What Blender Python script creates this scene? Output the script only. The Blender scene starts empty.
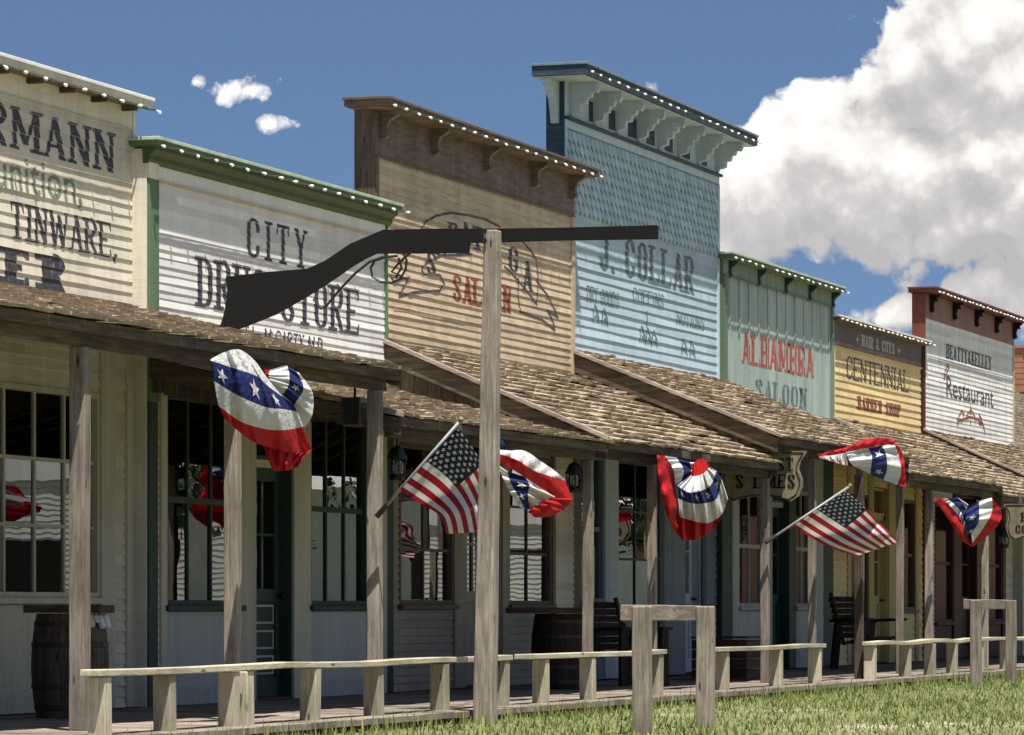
import bpy, math, random
import numpy as np
from mathutils import Vector
random.seed(7); R=random.random
def rr(a,b): return a+(b-a)*random.random()
scn=bpy.context.scene; C=scn.collection
# ------------------------------------------------------------------ camera model (survey of the street)
F=4000.0; VPX=1850.0; HZ=607.0; H=13.75; CH=0.85
TH=math.atan((VPX-512)/F)
def phi(px): return TH-math.atan((px-512)/F)
def X(px,D=0.0): return (H-D)/math.tan(phi(px))            # distance along the street of a sight line at D m in front of the walls
def scl(px,D=0.0):
    x=X(px,D); return F/(x*math.cos(TH)+(H-D)*math.sin(TH))
ZK=1.0
def Z(px,py,D=0.0): return CH+(HZ-py)/scl(px,D)/ZK
def plane(p):
    """a front set back p metres from the drug store's front: everything until the next call is measured in that front"""
    global H,ZK,PLY
    PLY=p; H=13.75+p; ZK=H/13.75
PLY=0.0
def PT(px,py,D): return Vector((X(px,D),-D,Z(px,py,D)))
def DX(px,x): return H-x*math.tan(phi(px))                  # D of a sight line in the plane across the street at x
# ------------------------------------------------------------------ materials
MATS={}
def newmat(n):
    m=bpy.data.materials.new(n); m.use_nodes=True; nt=m.node_tree; nt.nodes.clear()
    o=nt.nodes.new('ShaderNodeOutputMaterial'); p=nt.nodes.new('ShaderNodeBsdfPrincipled')
    nt.links.new(p.outputs[0],o.inputs[0]); return m,nt,p,o
def N(nt,t,**k):
    n=nt.nodes.new(t)
    for a,b in k.items(): setattr(n,a,b)
    return n
def srgb(c):
    return tuple((v/255/12.92 if v/255<=.04045 else ((v/255+.055)/1.055)**2.4) for v in c)
def coords(nt,sc):
    g=N(nt,'ShaderNodeNewGeometry'); mp=N(nt,'ShaderNodeMapping'); mp.inputs['Scale'].default_value=sc
    nt.links.new(g.outputs['Position'],mp.inputs[0]); return mp.outputs[0]
def noise(nt,vec,s,d=5,r=.6):
    n=N(nt,'ShaderNodeTexNoise'); n.inputs['Scale'].default_value=s; n.inputs['Detail'].default_value=d; n.inputs['Roughness'].default_value=r
    nt.links.new(vec,n.inputs['Vector']); return n.outputs[0]
def ramp(nt,fac,pts):
    r=N(nt,'ShaderNodeValToRGB'); e=r.color_ramp.elements
    while len(e)<len(pts): e.new(.5)
    for i,(p,c) in enumerate(pts):
        e[i].position=p; e[i].color=(*c,1) if len(c)==3 else c
    nt.links.new(fac,r.inputs[0]); return r.outputs[0]
def mixc(nt,fac,a,b,mode='MIX'):
    m=N(nt,'ShaderNodeMix',data_type='RGBA',blend_type=mode)
    for i,v in ((0,fac),(6,a),(7,b)):
        if hasattr(v,'is_linked') or hasattr(v,'links'): nt.links.new(v,m.inputs[i])
        elif i==0: m.inputs[0].default_value=v
        else: m.inputs[i].default_value=(*v,1)
    return m.outputs[2]
def bump(nt,p,h,st,dist=.01):
    b=N(nt,'ShaderNodeBump'); b.inputs['Strength'].default_value=st; b.inputs['Distance'].default_value=dist
    nt.links.new(h,b.inputs['Height']); nt.links.new(b.outputs[0],p.inputs['Normal'])
def paint(n,col,wear=.15,wearcol=(.22,.18,.14),rough=.6,tone=.12,stretch=(1.2,1.2,9),wscale=3.0,dirt=.25):
    """old house paint: board-to-board tone, worn patches showing wood, vertical streaks of dirt"""
    m,nt,p,o=newmat(n)
    v=coords(nt,stretch); a=noise(nt,v,wscale,8,.7)
    worn=ramp(nt,a,[(max(.02,.64-wear),(0,0,0)),(min(.98,.70-wear*.9+.06),(1,1,1))])
    inv=N(nt,'ShaderNodeMath',operation='MULTIPLY'); nt.links.new(worn,inv.inputs[0]); inv.inputs[1].default_value=min(1,wear*2.2)
    base=mixc(nt,inv.outputs[0],col,wearcol)
    v2=coords(nt,(6,6,.5)); st=noise(nt,v2,.7,5,.65)
    s=ramp(nt,st,[(.35,(1-dirt,)*3),(.62,(1,1,1))]); base=mixc(nt,1.0,base,s,'MULTIPLY')
    at=N(nt,'ShaderNodeAttribute',attribute_name='tone')
    t=ramp(nt,at.outputs['Fac'],[(0,(1-tone*1.6,)*3),(1,(1,1,1))]); base=mixc(nt,1.0,base,t,'MULTIPLY')
    nt.links.new(base,p.inputs['Base Color']); p.inputs['Roughness'].default_value=rough; p.inputs['Specular IOR Level'].default_value=.3
    bump(nt,p,a,.35,.006); MATS[n]=m; return m
def wood(n,cols,axis,rough=.85,knots=True,sc=1.0):
    """raw or weathered timber with grain running along the axis"""
    m,nt,p,o=newmat(n)
    s={'x':(1.0,14,14),'y':(14,1.0,14),'z':(14,14,1.0)}[axis]
    v=coords(nt,tuple(k*sc for k in s)); a=noise(nt,v,2.2,9,.72)
    v2=coords(nt,tuple(k*sc*5 for k in s)); b=noise(nt,v2,2.6,5,.6)
    c=ramp(nt,a,[(.25,cols[0]),(.45,cols[1]),(.58,cols[2]),(.75,cols[3] if len(cols)>3 else cols[2])])
    cr=ramp(nt,b,[(.30,(.35,.32,.3)),(.45,(1,1,1))]); c=mixc(nt,.75,c,cr,'MULTIPLY')
    big=noise(nt,coords(nt,(1.5,1.5,1.5)),1.3,3,.5); c=mixc(nt,1.0,c,ramp(nt,big,[(.3,(.68,.66,.64)),(.7,(1.1,1.08,1.05))]),'MULTIPLY')
    at=N(nt,'ShaderNodeAttribute',attribute_name='tone'); t=ramp(nt,at.outputs['Fac'],[(0,(.62,)*3),(1,(1,1,1))]); c=mixc(nt,1.0,c,t,'MULTIPLY')
    if knots:
        vo=N(nt,'ShaderNodeTexVoronoi'); k={'x':(1.1,4,4),'y':(4,1.1,4),'z':(4,4,1.1)}[axis]; nt.links.new(coords(nt,k),vo.inputs['Vector']); vo.inputs['Scale'].default_value=2.0
        c=mixc(nt,1.0,c,ramp(nt,vo.outputs[0],[(.05,(.25,.2,.15)),(.12,(1,1,1))]),'MULTIPLY')
    nt.links.new(c,p.inputs['Base Color']); p.inputs['Roughness'].default_value=rough; p.inputs['Specular IOR Level'].default_value=.2
    bump(nt,p,b,.6,.006); MATS[n]=m; return m
def plain(n,col,rough=.5,metal=0,var=.12,sc=6,bmp=.1):
    m,nt,p,o=newmat(n); a=noise(nt,coords(nt,(1,1,1)),sc,5,.6)
    c=mixc(nt,1.0,col,ramp(nt,a,[(.3,(1-var*2,)*3),(.7,(1,1,1))]),'MULTIPLY')
    nt.links.new(c,p.inputs['Base Color']); p.inputs['Roughness'].default_value=rough; p.inputs['Metallic'].default_value=metal
    if bmp: bump(nt,p,a,bmp,.004)
    MATS[n]=m; return m
def cloth(n,col):
    m,nt,p,o=newmat(n); a=noise(nt,coords(nt,(1,1,1)),7,5,.7)
    c=mixc(nt,1.0,col,ramp(nt,a,[(.3,(.86,)*3),(.7,(1,1,1))]),'MULTIPLY')
    nt.links.new(c,p.inputs['Base Color']); p.inputs['Roughness'].default_value=.75; p.inputs['Specular IOR Level'].default_value=.2; bump(nt,p,a,.9,.06)
    tr=N(nt,'ShaderNodeBsdfTranslucent'); nt.links.new(c,tr.inputs[0]); mx=N(nt,'ShaderNodeMixShader'); mx.inputs[0].default_value=.28
    nt.links.new(p.outputs[0],mx.inputs[1]); nt.links.new(tr.outputs[0],mx.inputs[2]); nt.links.new(mx.outputs[0],o.inputs[0]); MATS[n]=m; return m
paint('cream_board',(.66,.61,.50),.10,tone=.14,dirt=.22)
paint('cream_trim',(.52,.50,.38),.08)
paint('white_board',(.79,.78,.76),.07,tone=.16,dirt=.16)
paint('white_smooth',(.70,.69,.66),.04,tone=.0,wearcol=(.4,.35,.28),dirt=.12)
paint('white_trim',(.70,.66,.56),.10,dirt=.25)
paint('grey_panel',(.40,.42,.41),.05,dirt=.2)
paint('tan_board',(.60,.475,.335),.17,wearcol=(.30,.19,.11),tone=.16,dirt=.2)
paint('taupe_board',(.34,.30,.24),.10,tone=.1)
paint('brown_paint',(.13,.078,.058),.22,wearcol=(.25,.20,.16),dirt=.35)
paint('brown_trim',(.12,.085,.065),.14,wearcol=(.24,.18,.13))
paint('blue_board',(.45,.58,.68),.07,wearcol=(.45,.42,.40),tone=.16,dirt=.16)
paint('blue_smooth',(.47,.58,.66),.05,tone=0,dirt=.15)
paint('pale_trim',(.46,.56,.63),.12,dirt=.25)
paint('navy_paint',(.030,.055,.085),.12,wearcol=(.2,.22,.22))
paint('slate_paint',(.16,.21,.26),.08)
paint('green_paint',(.10,.165,.095),.10,wearcol=(.26,.3,.2),dirt=.25)
paint('pale_green',(.42,.52,.36),.16,wearcol=(.25,.25,.18))
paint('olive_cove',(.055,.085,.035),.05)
paint('dark_green',(.025,.055,.042),.06,wearcol=(.1,.12,.1))
paint('sage_board',(.34,.43,.405),.10,wearcol=(.42,.46,.40),dirt=.3)
paint('sage_frieze',(.20,.26,.20),.14,wearcol=(.3,.3,.24),dirt=.3)
paint('yellow_board',(.80,.62,.31),.10,wearcol=(.5,.34,.18),tone=.16,dirt=.18)
paint('yellow_trim',(.50,.38,.16),.08)
paint('peeled_brown',(.10,.075,.065),.10,wearcol=(.3,.22,.17),dirt=.3)
paint('peeled_pink',(.34,.22,.16),.30,wearcol=(.12,.08,.06))
paint('oxblood_frieze',(.25,.115,.09),.14,wearcol=(.32,.22,.18),dirt=.3)
paint('red_paint',(.16,.045,.030),.10,wearcol=(.3,.15,.1))
paint('dark_red',(.055,.010,.012),.06,wearcol=(.12,.05,.04))
paint('lettering_black',(.030,.032,.045),.14,wearcol=(.34,.31,.27),stretch=(5,5,5),wscale=5,dirt=.1)
paint('lettering_faded',(.16,.22,.15),.16,wearcol=(.5,.48,.38),stretch=(5,5,5),wscale=5)
paint('lettering_bluegrey',(.09,.13,.15),.16,wearcol=(.45,.55,.6),stretch=(5,5,5),wscale=5)
paint('lettering_pale',(.55,.50,.42),.22,wearcol=(.15,.1,.09),stretch=(5,5,5),wscale=5)
paint('lettering_red',(.42,.05,.03),.16,wearcol=(.42,.45,.38),stretch=(5,5,5),wscale=5)
paint('lettering_rust',(.22,.035,.025),.14,wearcol=(.5,.38,.26),stretch=(5,5,5),wscale=5)
for ax in 'xyz':
    wood('grey_timber_'+ax,[(.15,.125,.10),(.27,.23,.195),(.39,.345,.30),(.46,.42,.37)],ax)
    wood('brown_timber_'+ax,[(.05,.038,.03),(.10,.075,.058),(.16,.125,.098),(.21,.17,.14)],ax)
    wood('pine_'+ax,[(.30,.26,.18),(.46,.42,.32),(.57,.53,.42),(.62,.59,.49)],ax)
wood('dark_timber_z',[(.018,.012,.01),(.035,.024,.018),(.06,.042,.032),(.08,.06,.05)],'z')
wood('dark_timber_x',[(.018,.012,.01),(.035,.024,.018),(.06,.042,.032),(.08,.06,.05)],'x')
wood('shake_y',[(.23,.18,.13),(.37,.30,.22),(.47,.395,.295),(.54,.465,.36)],'y',knots=False)
plain('black_metal',(.018,.018,.018),.45,.3)
plain('black_sheet',(.009,.009,.0095),.8,0,.10,3,.05); MATS['black_sheet'].node_tree.nodes['Principled BSDF'].inputs['Specular IOR Level'].default_value=.2
plain('speaker_grey',(.09,.09,.095),.5)
plain('bulb_white',(.80,.80,.76),.25,0,.03,6,0)
plain('cable_dark',(.03,.05,.03),.6)
plain('grey_plastic',(.30,.30,.28),.5)
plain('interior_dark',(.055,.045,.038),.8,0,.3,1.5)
plain('curtain',(.45,.43,.40),.9,0,.3,5)
plain('brick_red',(.34,.15,.09),.85)
plain('foliage',(.05,.085,.03),.7,0,.3,3)
plain('bark',(.10,.08,.06),.9)
plain('sign_cream',(.27,.23,.14),.7,0,.25,8)
plain('iron_hoop',(.05,.04,.035),.55,.6)
plain('tarp_white',(.55,.56,.58),.6)
plain('roof_grey',(.16,.15,.14),.85)
for n,c in (('cloth_red',(.50,.012,.018)),('cloth_white',(.72,.72,.72)),('cloth_blue',(.016,.028,.13)),('flag_navy',(.005,.011,.045)),('flag_red',(.34,.010,.025))): cloth(n,c)
def glassmat():
    m,nt,p,o=newmat('window_glass')
    fr=N(nt,'ShaderNodeFresnel'); fr.inputs[0].default_value=1.52
    mt=N(nt,'ShaderNodeMath',operation='MULTIPLY'); nt.links.new(fr.outputs[0],mt.inputs[0]); mt.inputs[1].default_value=1.7; mt.use_clamp=True
    gl=N(nt,'ShaderNodeBsdfGlossy'); gl.inputs['Roughness'].default_value=.0; gl.inputs[0].default_value=(1,1,1,1)
    tr=N(nt,'ShaderNodeBsdfTransparent'); tr.inputs[0].default_value=(.75,.80,.78,1)
    nz=noise(nt,coords(nt,(1,1,1)),1.3,2,.5); b=N(nt,'ShaderNodeBump'); b.inputs['Strength'].default_value=.03; b.inputs['Distance'].default_value=.03
    nt.links.new(nz,b.inputs['Height']); nt.links.new(b.outputs[0],gl.inputs['Normal'])
    mx=N(nt,'ShaderNodeMixShader'); nt.links.new(mt.outputs[0],mx.inputs[0]); nt.links.new(tr.outputs[0],mx.inputs[1]); nt.links.new(gl.outputs[0],mx.inputs[2])
    nt.links.new(mx.outputs[0],o.inputs[0]); MATS['window_glass']=m
glassmat()
def groundmat():
    m,nt,p,o=newmat('street_ground'); v=coords(nt,(1,1,1)); a=noise(nt,v,.35,6,.6); b=noise(nt,v,9,6,.7)
    grass=mixc(nt,ramp(nt,b,[(.35,(0,0,0)),(.65,(1,1,1))]),(.09,.11,.035),(.19,.19,.08)); dirt=mixc(nt,b,(.30,.25,.18),(.40,.35,.27))
    c=mixc(nt,ramp(nt,a,[(.58,(0,0,0)),(.70,(1,1,1))]),grass,dirt); nt.links.new(c,p.inputs['Base Color']); p.inputs['Roughness'].default_value=.95; bump(nt,p,b,.6,.03); MATS['street_ground']=m
groundmat()
# ------------------------------------------------------------------ mesh builder
class MB:
    def __init__(s): s.v=[]; s.f=[]; s.m=[]; s.t=[]; s.names=[]; s.marks=[0]
    def mi(s,n):
        if n not in s.names: s.names.append(n)
        return s.names.index(n)
    def face(s,pts,mat,tone=None):
        b=len(s.v); s.v+= [tuple(p) for p in pts]; s.f.append(tuple(range(b,b+len(pts)))); s.m.append(s.mi(mat)); s.t.append(R() if tone is None else tone)
    def hexa(s,p,mat,tone=None):  # p: 8 corners, bottom 4 ccw then top 4
        t=R() if tone is None else tone; b=len(s.v); s.v+=[tuple(q) for q in p]
        for f in ((3,2,1,0),(4,5,6,7),(0,1,5,4),(1,2,6,5),(2,3,7,6),(3,0,4,7)):
            s.f.append(tuple(b+i for i in f)); s.m.append(s.mi(mat)); s.t.append(t)
    def box(s,x0,x1,y0,y1,z0,z1,mat,tone=None):
        if x0>x1: x0,x1=x1,x0
        if y0>y1: y0,y1=y1,y0
        if z0>z1: z0,z1=z1,z0
        s.hexa([(x0,y0,z0),(x1,y0,z0),(x1,y1,z0),(x0,y1,z0),(x0,y0,z1),(x1,y0,z1),(x1,y1,z1),(x0,y1,z1)],mat,tone)
    def bar(s,p,q,w,h,mat,up=(0,0,1),w2=None,h2=None,tone=None,seg=1,wob=0):
        p=Vector(p); q=Vector(q); d=(q-p).normalized(); u=Vector(up); sd=d.cross(u)
        if sd.length<1e-3: sd=d.cross(Vector((0,1,0)))
        sd.normalize(); u=sd.cross(d).normalized(); w2=w2 or w; h2=h2 or h; t=R() if tone is None else tone
        b=len(s.v)
        for i in range(seg+1):
            k=i/seg; c=p.lerp(q,k); ww=w+(w2-w)*k; hh=h+(h2-h)*k
            if 0<i<seg: c=c+sd*rr(-wob,wob)+u*rr(-wob,wob)
            for a,e in ((-1,-1),(1,-1),(1,1),(-1,1)): s.v.append(tuple(c+sd*a*ww/2+u*e*hh/2))
        m=s.mi(mat)
        def add(f): s.f.append(f); s.m.append(m); s.t.append(t)
        for i in range(seg):
            o=b+4*i
            for j in range(4): add((o+j,o+(j+1)%4,o+4+(j+1)%4,o+4+j))
        add((b+3,b+2,b+1,b)); o=b+4*seg; add((o,o+1,o+2,o+3))
    def prism(s,poly,axis,a,b,mat,tone=None):
        """poly of 2D points extruded along axis: 'x' -> (y,z), 'y' -> (x,z), 'z' -> (x,y)"""
        def P(p,k): return {'x':(k,p[0],p[1]),'y':(p[0],k,p[1]),'z':(p[0],p[1],k)}[axis]
        n=len(poly); t=R() if tone is None else tone; o=len(s.v)
        s.v+=[P(p,a) for p in poly]+[P(p,b) for p in poly]; m=s.mi(mat)
        fs=[tuple(range(o,o+n)),tuple(range(o+2*n-1,o+n-1,-1))]+[(o+i,o+(i+1)%n,o+n+(i+1)%n,o+n+i) for i in range(n)]
        for f in fs: s.f.append(f); s.m.append(m); s.t.append(t)
    def tube(s,path,r,mat,n=8,r2=None):
        path=[Vector(p) for p in path]; o=len(s.v); m=s.mi(mat); L=len(path)
        for i,p in enumerate(path):
            d=(path[min(i+1,L-1)]-path[max(i-1,0)]).normalized(); u=Vector((0,0,1)) if abs(d.z)<.9 else Vector((1,0,0))
            a=d.cross(u).normalized(); b=a.cross(d); rad=r if r2 is None else r+(r2-r)*i/(L-1)
            for k in range(n):
                an=2*math.pi*k/n; s.v.append(tuple(p+a*math.cos(an)*rad+b*math.sin(an)*rad))
        for i in range(L-1):
            for k in range(n): s.f.append((o+i*n+k,o+i*n+(k+1)%n,o+(i+1)*n+(k+1)%n,o+(i+1)*n+k)); s.m.append(m); s.t.append(.5)
        s.f.append(tuple(range(o+n-1,o-1,-1))); s.m.append(m); s.t.append(.5)
        s.f.append(tuple(range(o+(L-1)*n,o+L*n))); s.m.append(m); s.t.append(.5)
    def lathe(s,c,prof,mat,n=20,stave=False):
        o=len(s.v); m=s.mi(mat)
        for (r,z) in prof:
            for k in range(n):
                a=2*math.pi*k/n; s.v.append((c[0]+r*math.cos(a),c[1]+r*math.sin(a),c[2]+z))
        tn=[R() for _ in range(n)]
        for i in range(len(prof)-1):
            for k in range(n): s.f.append((o+i*n+k,o+i*n+(k+1)%n,o+(i+1)*n+(k+1)%n,o+(i+1)*n+k)); s.m.append(m); s.t.append(tn[k] if stave else .6)
        s.f.append(tuple(range(o+n-1,o-1,-1))); s.m.append(m); s.t.append(.5)
        l=o+(len(prof)-1)*n; s.f.append(tuple(range(l,l+n))); s.m.append(m); s.t.append(.5)
    def mark(s):
        if len(s.f)>s.marks[-1]: s.marks.append(len(s.f))
    def split(s,name,parent=None,bevel=0):
        s.mark()
        for a,b in zip(s.marks[:-1],s.marks[1:]):
            m=MB(); ix={}
            for k in range(a,b):
                g=[]
                for i in s.f[k]:
                    if i not in ix: ix[i]=len(m.v); m.v.append(s.v[i])
                    g.append(ix[i])
                m.f.append(tuple(g)); m.m.append(m.mi(s.names[s.m[k]])); m.t.append(s.t[k])
            m.build(name,parent,bevel=bevel)
    def boards(s,name,parent):
        s.marks=list(range(0,len(s.f)+1,6)); s.split(name,parent,bevel=.003)
    def build(s,name,parent=None,label=None,bevel=0,smooth=False):
        me=bpy.data.meshes.new(name); off=Vector(parent['_o']) if parent is not None and '_o' in parent else Vector((0,0,0))
        if ZK!=1.0: s.v=[(p[0],p[1],p[2] if p[2]<CH else CH+(p[2]-CH)*ZK) for p in s.v]
        me.from_pydata([tuple(Vector(p)-off) for p in s.v],[],s.f)
        for n in s.names: me.materials.append(MATS[n])
        me.polygons.foreach_set('material_index',s.m)
        a=me.attributes.new('tone','FLOAT','FACE'); a.data.foreach_set('value',s.t)
        if smooth: me.polygons.foreach_set('use_smooth',[True]*len(s.f))
        me.update(); ob=bpy.data.objects.new(name,me); C.objects.link(ob)
        if parent is not None: ob.parent=parent; 
        ob['_o']=tuple(off)
        if label: ob['label']=label
        if bevel:
            b=ob.modifiers.new('bevel','BEVEL'); b.width=bevel; b.segments=2; b.limit_method='ANGLE'
        return ob
def thing(name,loc,label,cat,group=None):
    o=bpy.data.objects.new(name,None); C.objects.link(o); o.location=(loc[0],loc[1]+PLY,loc[2] if loc[2]<CH else CH+(loc[2]-CH)*ZK); o['_o']=(loc[0],loc[1],loc[2] if loc[2]<CH else CH+(loc[2]-CH)*ZK); o['label']=label; o['category']=cat
    o.empty_display_size=.2
    if group: o['group']=group
    return o
def tag(o,label=None,cat=None,group=None,kind=None):
    for k,v in (('label',label),('category',cat),('group',group),('kind',kind)):
        if v: o[k]=v
    return o
# ------------------------------------------------------------------ siding
class Siding:
    """lap siding whose courses keep one rhythm over a whole front"""
    def __init__(s,course,lip,y0,seed): s.c=course; s.l=lip; s.y=y0; s.k=seed
    def wz(s,x,k): return .0022*math.sin(x*1.7+k*2.3+s.k)+.0012*math.sin(x*5.1+k*1.1)
    def wy(s,x,k): return .0022*math.sin(x*1.1+k*3.7+s.k)
    def lay(s,mb,x0,x1,z0,z1,mat):
        k0=int(math.floor(z0/s.c)); k1=int(math.ceil(z1/s.c)); n=max(1,int((x1-x0)/.45))
        for k in range(k0,k1):
            jx=[]; xx=x0+rr(.5,3)
            while xx<x1: jx.append(xx); xx+=rr(2.2,4.2)
            t=R()
            for i in range(n):
                a=x0+(x1-x0)*i/n; b=x0+(x1-x0)*(i+1)/n
                if any(a<=j<b for j in jx): t=R()
                zb=k*s.c; zt=zb+s.c
                lo=max(zb,z0); hi=min(zt,z1)
                if hi-lo<.002: continue
                fl=1-(lo-zb)/s.c; fh=1-(hi-zb)/s.c
                def pt(x,z,f,edge): return (x,s.y-s.l*f+s.wy(x,k)*f,z+(s.wz(x,k) if edge else 0))
                eb=lo==zb
                mb.face([pt(a,lo,fl,eb),pt(b,lo,fl,eb),pt(b,hi+(.004 if hi<z1 else 0),fh,False),pt(a,hi+(.004 if hi<z1 else 0),fh,False)],mat,t)
                if eb: mb.face([(a,s.y,lo+s.wz(a,k)),(b,s.y,lo+s.wz(b,k)),pt(b,lo,fl,True),pt(a,lo,fl,True)],mat,t)
    def paintpoly(s,mb,poly,mat,off=.0035):
        """lay a convex painted shape (x,z) on to the boards, cut at every lap"""
        zs=[p[1] for p in poly]; k0=int(math.floor(min(zs)/s.c)); k1=int(math.floor(max(zs)/s.c))
        for k in range(k0,k1+1):
            q=clip(clip(poly,k*s.c,1),(k+1)*s.c,-1)
            if len(q)<3: continue
            mb.face([(x,s.y-s.l*(1-(z-k*s.c)/s.c)+s.wy(x,k)*(1-(z-k*s.c)/s.c)-off,z+(s.wz(x,k)+.001 if z-k*s.c<.0005 else 0)) for x,z in q],mat,.8)
class Flat:
    def __init__(s,y): s.y=y
    def paintpoly(s,mb,poly,mat,off=.004): mb.face([(x,s.y-off,z) for x,z in poly],mat,.8)
class Battens:
    """boards with raised battens: shapes are cut so that they follow both"""
    def __init__(s,y,yb,edges,w): s.y=y; s.yb=yb; s.e=edges; s.w=w
    def paintpoly(s,mb,poly,mat,off=.002):
        rest=[(z,x) for x,z in poly]; lo=-1e9
        for e in s.e+[1e9]:
            q=clip(clip(rest,lo,1),e,-1)
            if len(q)>2: mb.face([(x,s.y-off,z) for z,x in q],mat,.8)
            if e>1e8: break
            q=clip(clip(rest,e,1),e+s.w,-1)
            if len(q)>2: mb.face([(x,s.yb-off,z) for z,x in q],mat,.8)
            lo=e+s.w
class Across:
    def __init__(s,f): s.f=f
    def paintpoly(s,mb,poly,mat,off=0): mb.face([s.f(a,b,off) for a,b in poly],mat,.8)
def clip(poly,zc,sg):
    out=[]; n=len(poly)
    for i in range(n):
        a=poly[i]; b=poly[(i+1)%n]; da=(a[1]-zc)*sg; db=(b[1]-zc)*sg
        if da>=0: out.append(a)
        if (da>0 and db<0) or (da<0 and db>0):
            t=da/(da-db); out.append((a[0]+(b[0]-a[0])*t,zc))
    return out
# ------------------------------------------------------------------ sign writer's slab letters (unit height), strokes as convex pieces
def glyph(ch,w,tv,th,serif=True):
    P=[]
    def V(x,y0=0,y1=1,t=tv,s0=True,s1=True):
        P.append([(x-t/2,y0),(x+t/2,y0),(x+t/2,y1),(x-t/2,y1)])
        if serif:
            e=t*.55+.03
            if s0 and y0==0: P.append([(x-t/2-e,0),(x+t/2+e,0),(x+t/2+e,th),(x-t/2-e,th)])
            if s1 and y1==1: P.append([(x-t/2-e,1-th),(x+t/2+e,1-th),(x+t/2+e,1),(x-t/2-e,1)])
    def Hh(x0,x1,y): P.append([(x0,y-th/2),(x1,y-th/2),(x1,y+th/2),(x0,y+th/2)])
    def L(x0,y0,x1,y1,t=tv): P.append([(x0-t/2,y0),(x0+t/2,y0),(x1+t/2,y1),(x1-t/2,y1)])
    def A(cx,cy,rx,ry,a0,a1,n=8):
        a0=math.radians(a0); a1=math.radians(a1)
        for i in range(n):
            p=a0+(a1-a0)*i/n; q=a0+(a1-a0)*(i+1)/n
            P.append([(cx+rx*math.cos(p),cy+ry*math.sin(p)),(cx+rx*math.cos(q),cy+ry*math.sin(q)),(cx+max(.01,rx-tv)*math.cos(q),cy+max(.01,ry-th)*math.sin(q)),(cx+max(.01,rx-tv)*math.cos(p),cy+max(.01,ry-th)*math.sin(p))])
    a=tv/2; b=w-tv/2; th2=th/2
    if ch in 'OCGQ':
        ry=.26
        A(w/2,1-ry,w/2,ry,0,180); A(w/2,ry,w/2,ry,180,360); V(a,ry,1-ry)
        if ch=='O': V(b,ry,1-ry)
        else:
            V(b,.66,1-ry)
            if ch=='C': V(b,ry,.33)
            else: V(b,ry,.45); Hh(w*.5,w+.04,.46)
    elif ch=='D': V(a); Hh(a,w*.5,1-th2); Hh(a,w*.5,th2); A(w*.45,.7,w*.55,.3,0,90); A(w*.45,.3,w*.55,.3,270,360); V(b,.3,.7)
    elif ch in 'BPR':
        V(a); Hh(a,w*.5,1-th2); Hh(a,w*.5,.5); A(w*.45,.75,w*.55,.25+th2,-90,90)
        if ch=='B': Hh(a,w*.5,th2); A(w*.45,.25,w*.55,.25+th2,-90,90)
        if ch=='R': L(w*.45,.5,b+.04,.0); 
    elif ch=='E': V(a); Hh(a,w,1-th2); Hh(a,w,th2); Hh(a,w*.7,.5); P.append([(w-tv*.45,th),(w,th),(w,.24),(w-tv*.25,.24)]); P.append([(w-tv*.25,.76),(w,.76),(w,1-th),(w-tv*.45,1-th)])
    elif ch=='F': V(a); Hh(a,w,1-th2); Hh(a,w*.7,.5); P.append([(w-tv*.25,.76),(w,.76),(w,1-th),(w-tv*.45,1-th)])
    elif ch=='L': V(a); Hh(a,w,th2); P.append([(w-tv*.45,th),(w,th),(w,.3),(w-tv*.25,.3)])
    elif ch=='T': V(w/2); Hh(0,w,1-th2); P.append([(0,.74),(tv*.25,.74),(tv*.45,1-th),(0,1-th)]); P.append([(w-tv*.25,.74),(w,.74),(w,1-th),(w-tv*.45,1-th)])
    elif ch=='I': V(w/2)
    elif ch=='H': V(a); V(b); Hh(a,b,.5)
    elif ch=='N': V(a,t=tv*.7); V(b,t=tv*.7,s0=False); L(a,1,b,0)
    elif ch=='M': V(a,t=tv*.7); V(b); L(a+tv*.1,1,w/2,.15); L(b-tv*.1,1,w/2,.15,tv*.6)
    elif ch=='W': L(a*.6,1,w*.28,0); L(w*.5,.9,w*.28,0,tv*.6); L(w*.5,.9,w*.74,0); L(w-a*.6,1,w*.74,0,tv*.6); Hh(-.03,w*.2,1-th2); Hh(w*.85,w+.03,1-th2)
    elif ch=='A': L(w/2,1,b+.02,0); L(w/2,1,a-.02,0,tv*.6); Hh(w*.25,w*.75,.3); Hh(-.08,w*.22,th2); Hh(w*.72,w+.08,th2)
    elif ch=='V': L(w/2,0,a,1); L(w/2,0,b,1,tv*.6)
    elif ch=='Y': V(w/2,0,.5); L(w/2,.45,a,1); L(w/2,.45,b,1,tv*.6); Hh(-.04,w*.28,1-th2); Hh(w*.7,w+.04,1-th2)
    elif ch=='U': V(a,.25,1); V(b,.25,1,t=tv*.8); A(w/2,.25,w/2,.25,180,360)
    elif ch=='J': V(b,.22,1); A(w/2,.22,w/2,.22,180,360); V(a,.22,.34)
    elif ch=='K': V(a); L(a+.02,.4,b,1,tv*.6); L(w*.45,.62,b+.03,0)
    elif ch=='S': A(w/2,.76,w/2,.24,20,180); A(w/2,.24,w/2,.24,200,360); L(b,.24,a,.76,tv*1.1); V(b,.7,.84,t=tv*.8); V(a,.16,.3,t=tv*.8)
    elif ch=='&': A(w*.45,.78,w*.3,.22,0,360); A(w*.4,.26,w*.4,.26,0,360); L(w,0,w*.3,.6,tv*.8)
    elif ch=='.': P.append([(0,0),(tv,0),(tv,.13),(0,.13)])
    elif ch==',': P.append([(0,-.1),(tv*.6,-.1),(tv*1.1,.13),(0,.13)])
    return P
WID={'I':.42,'M':1.3,'W':1.45,'.':.3,',':.3,' ':.55,'J':.85,'&':1.1}
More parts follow.
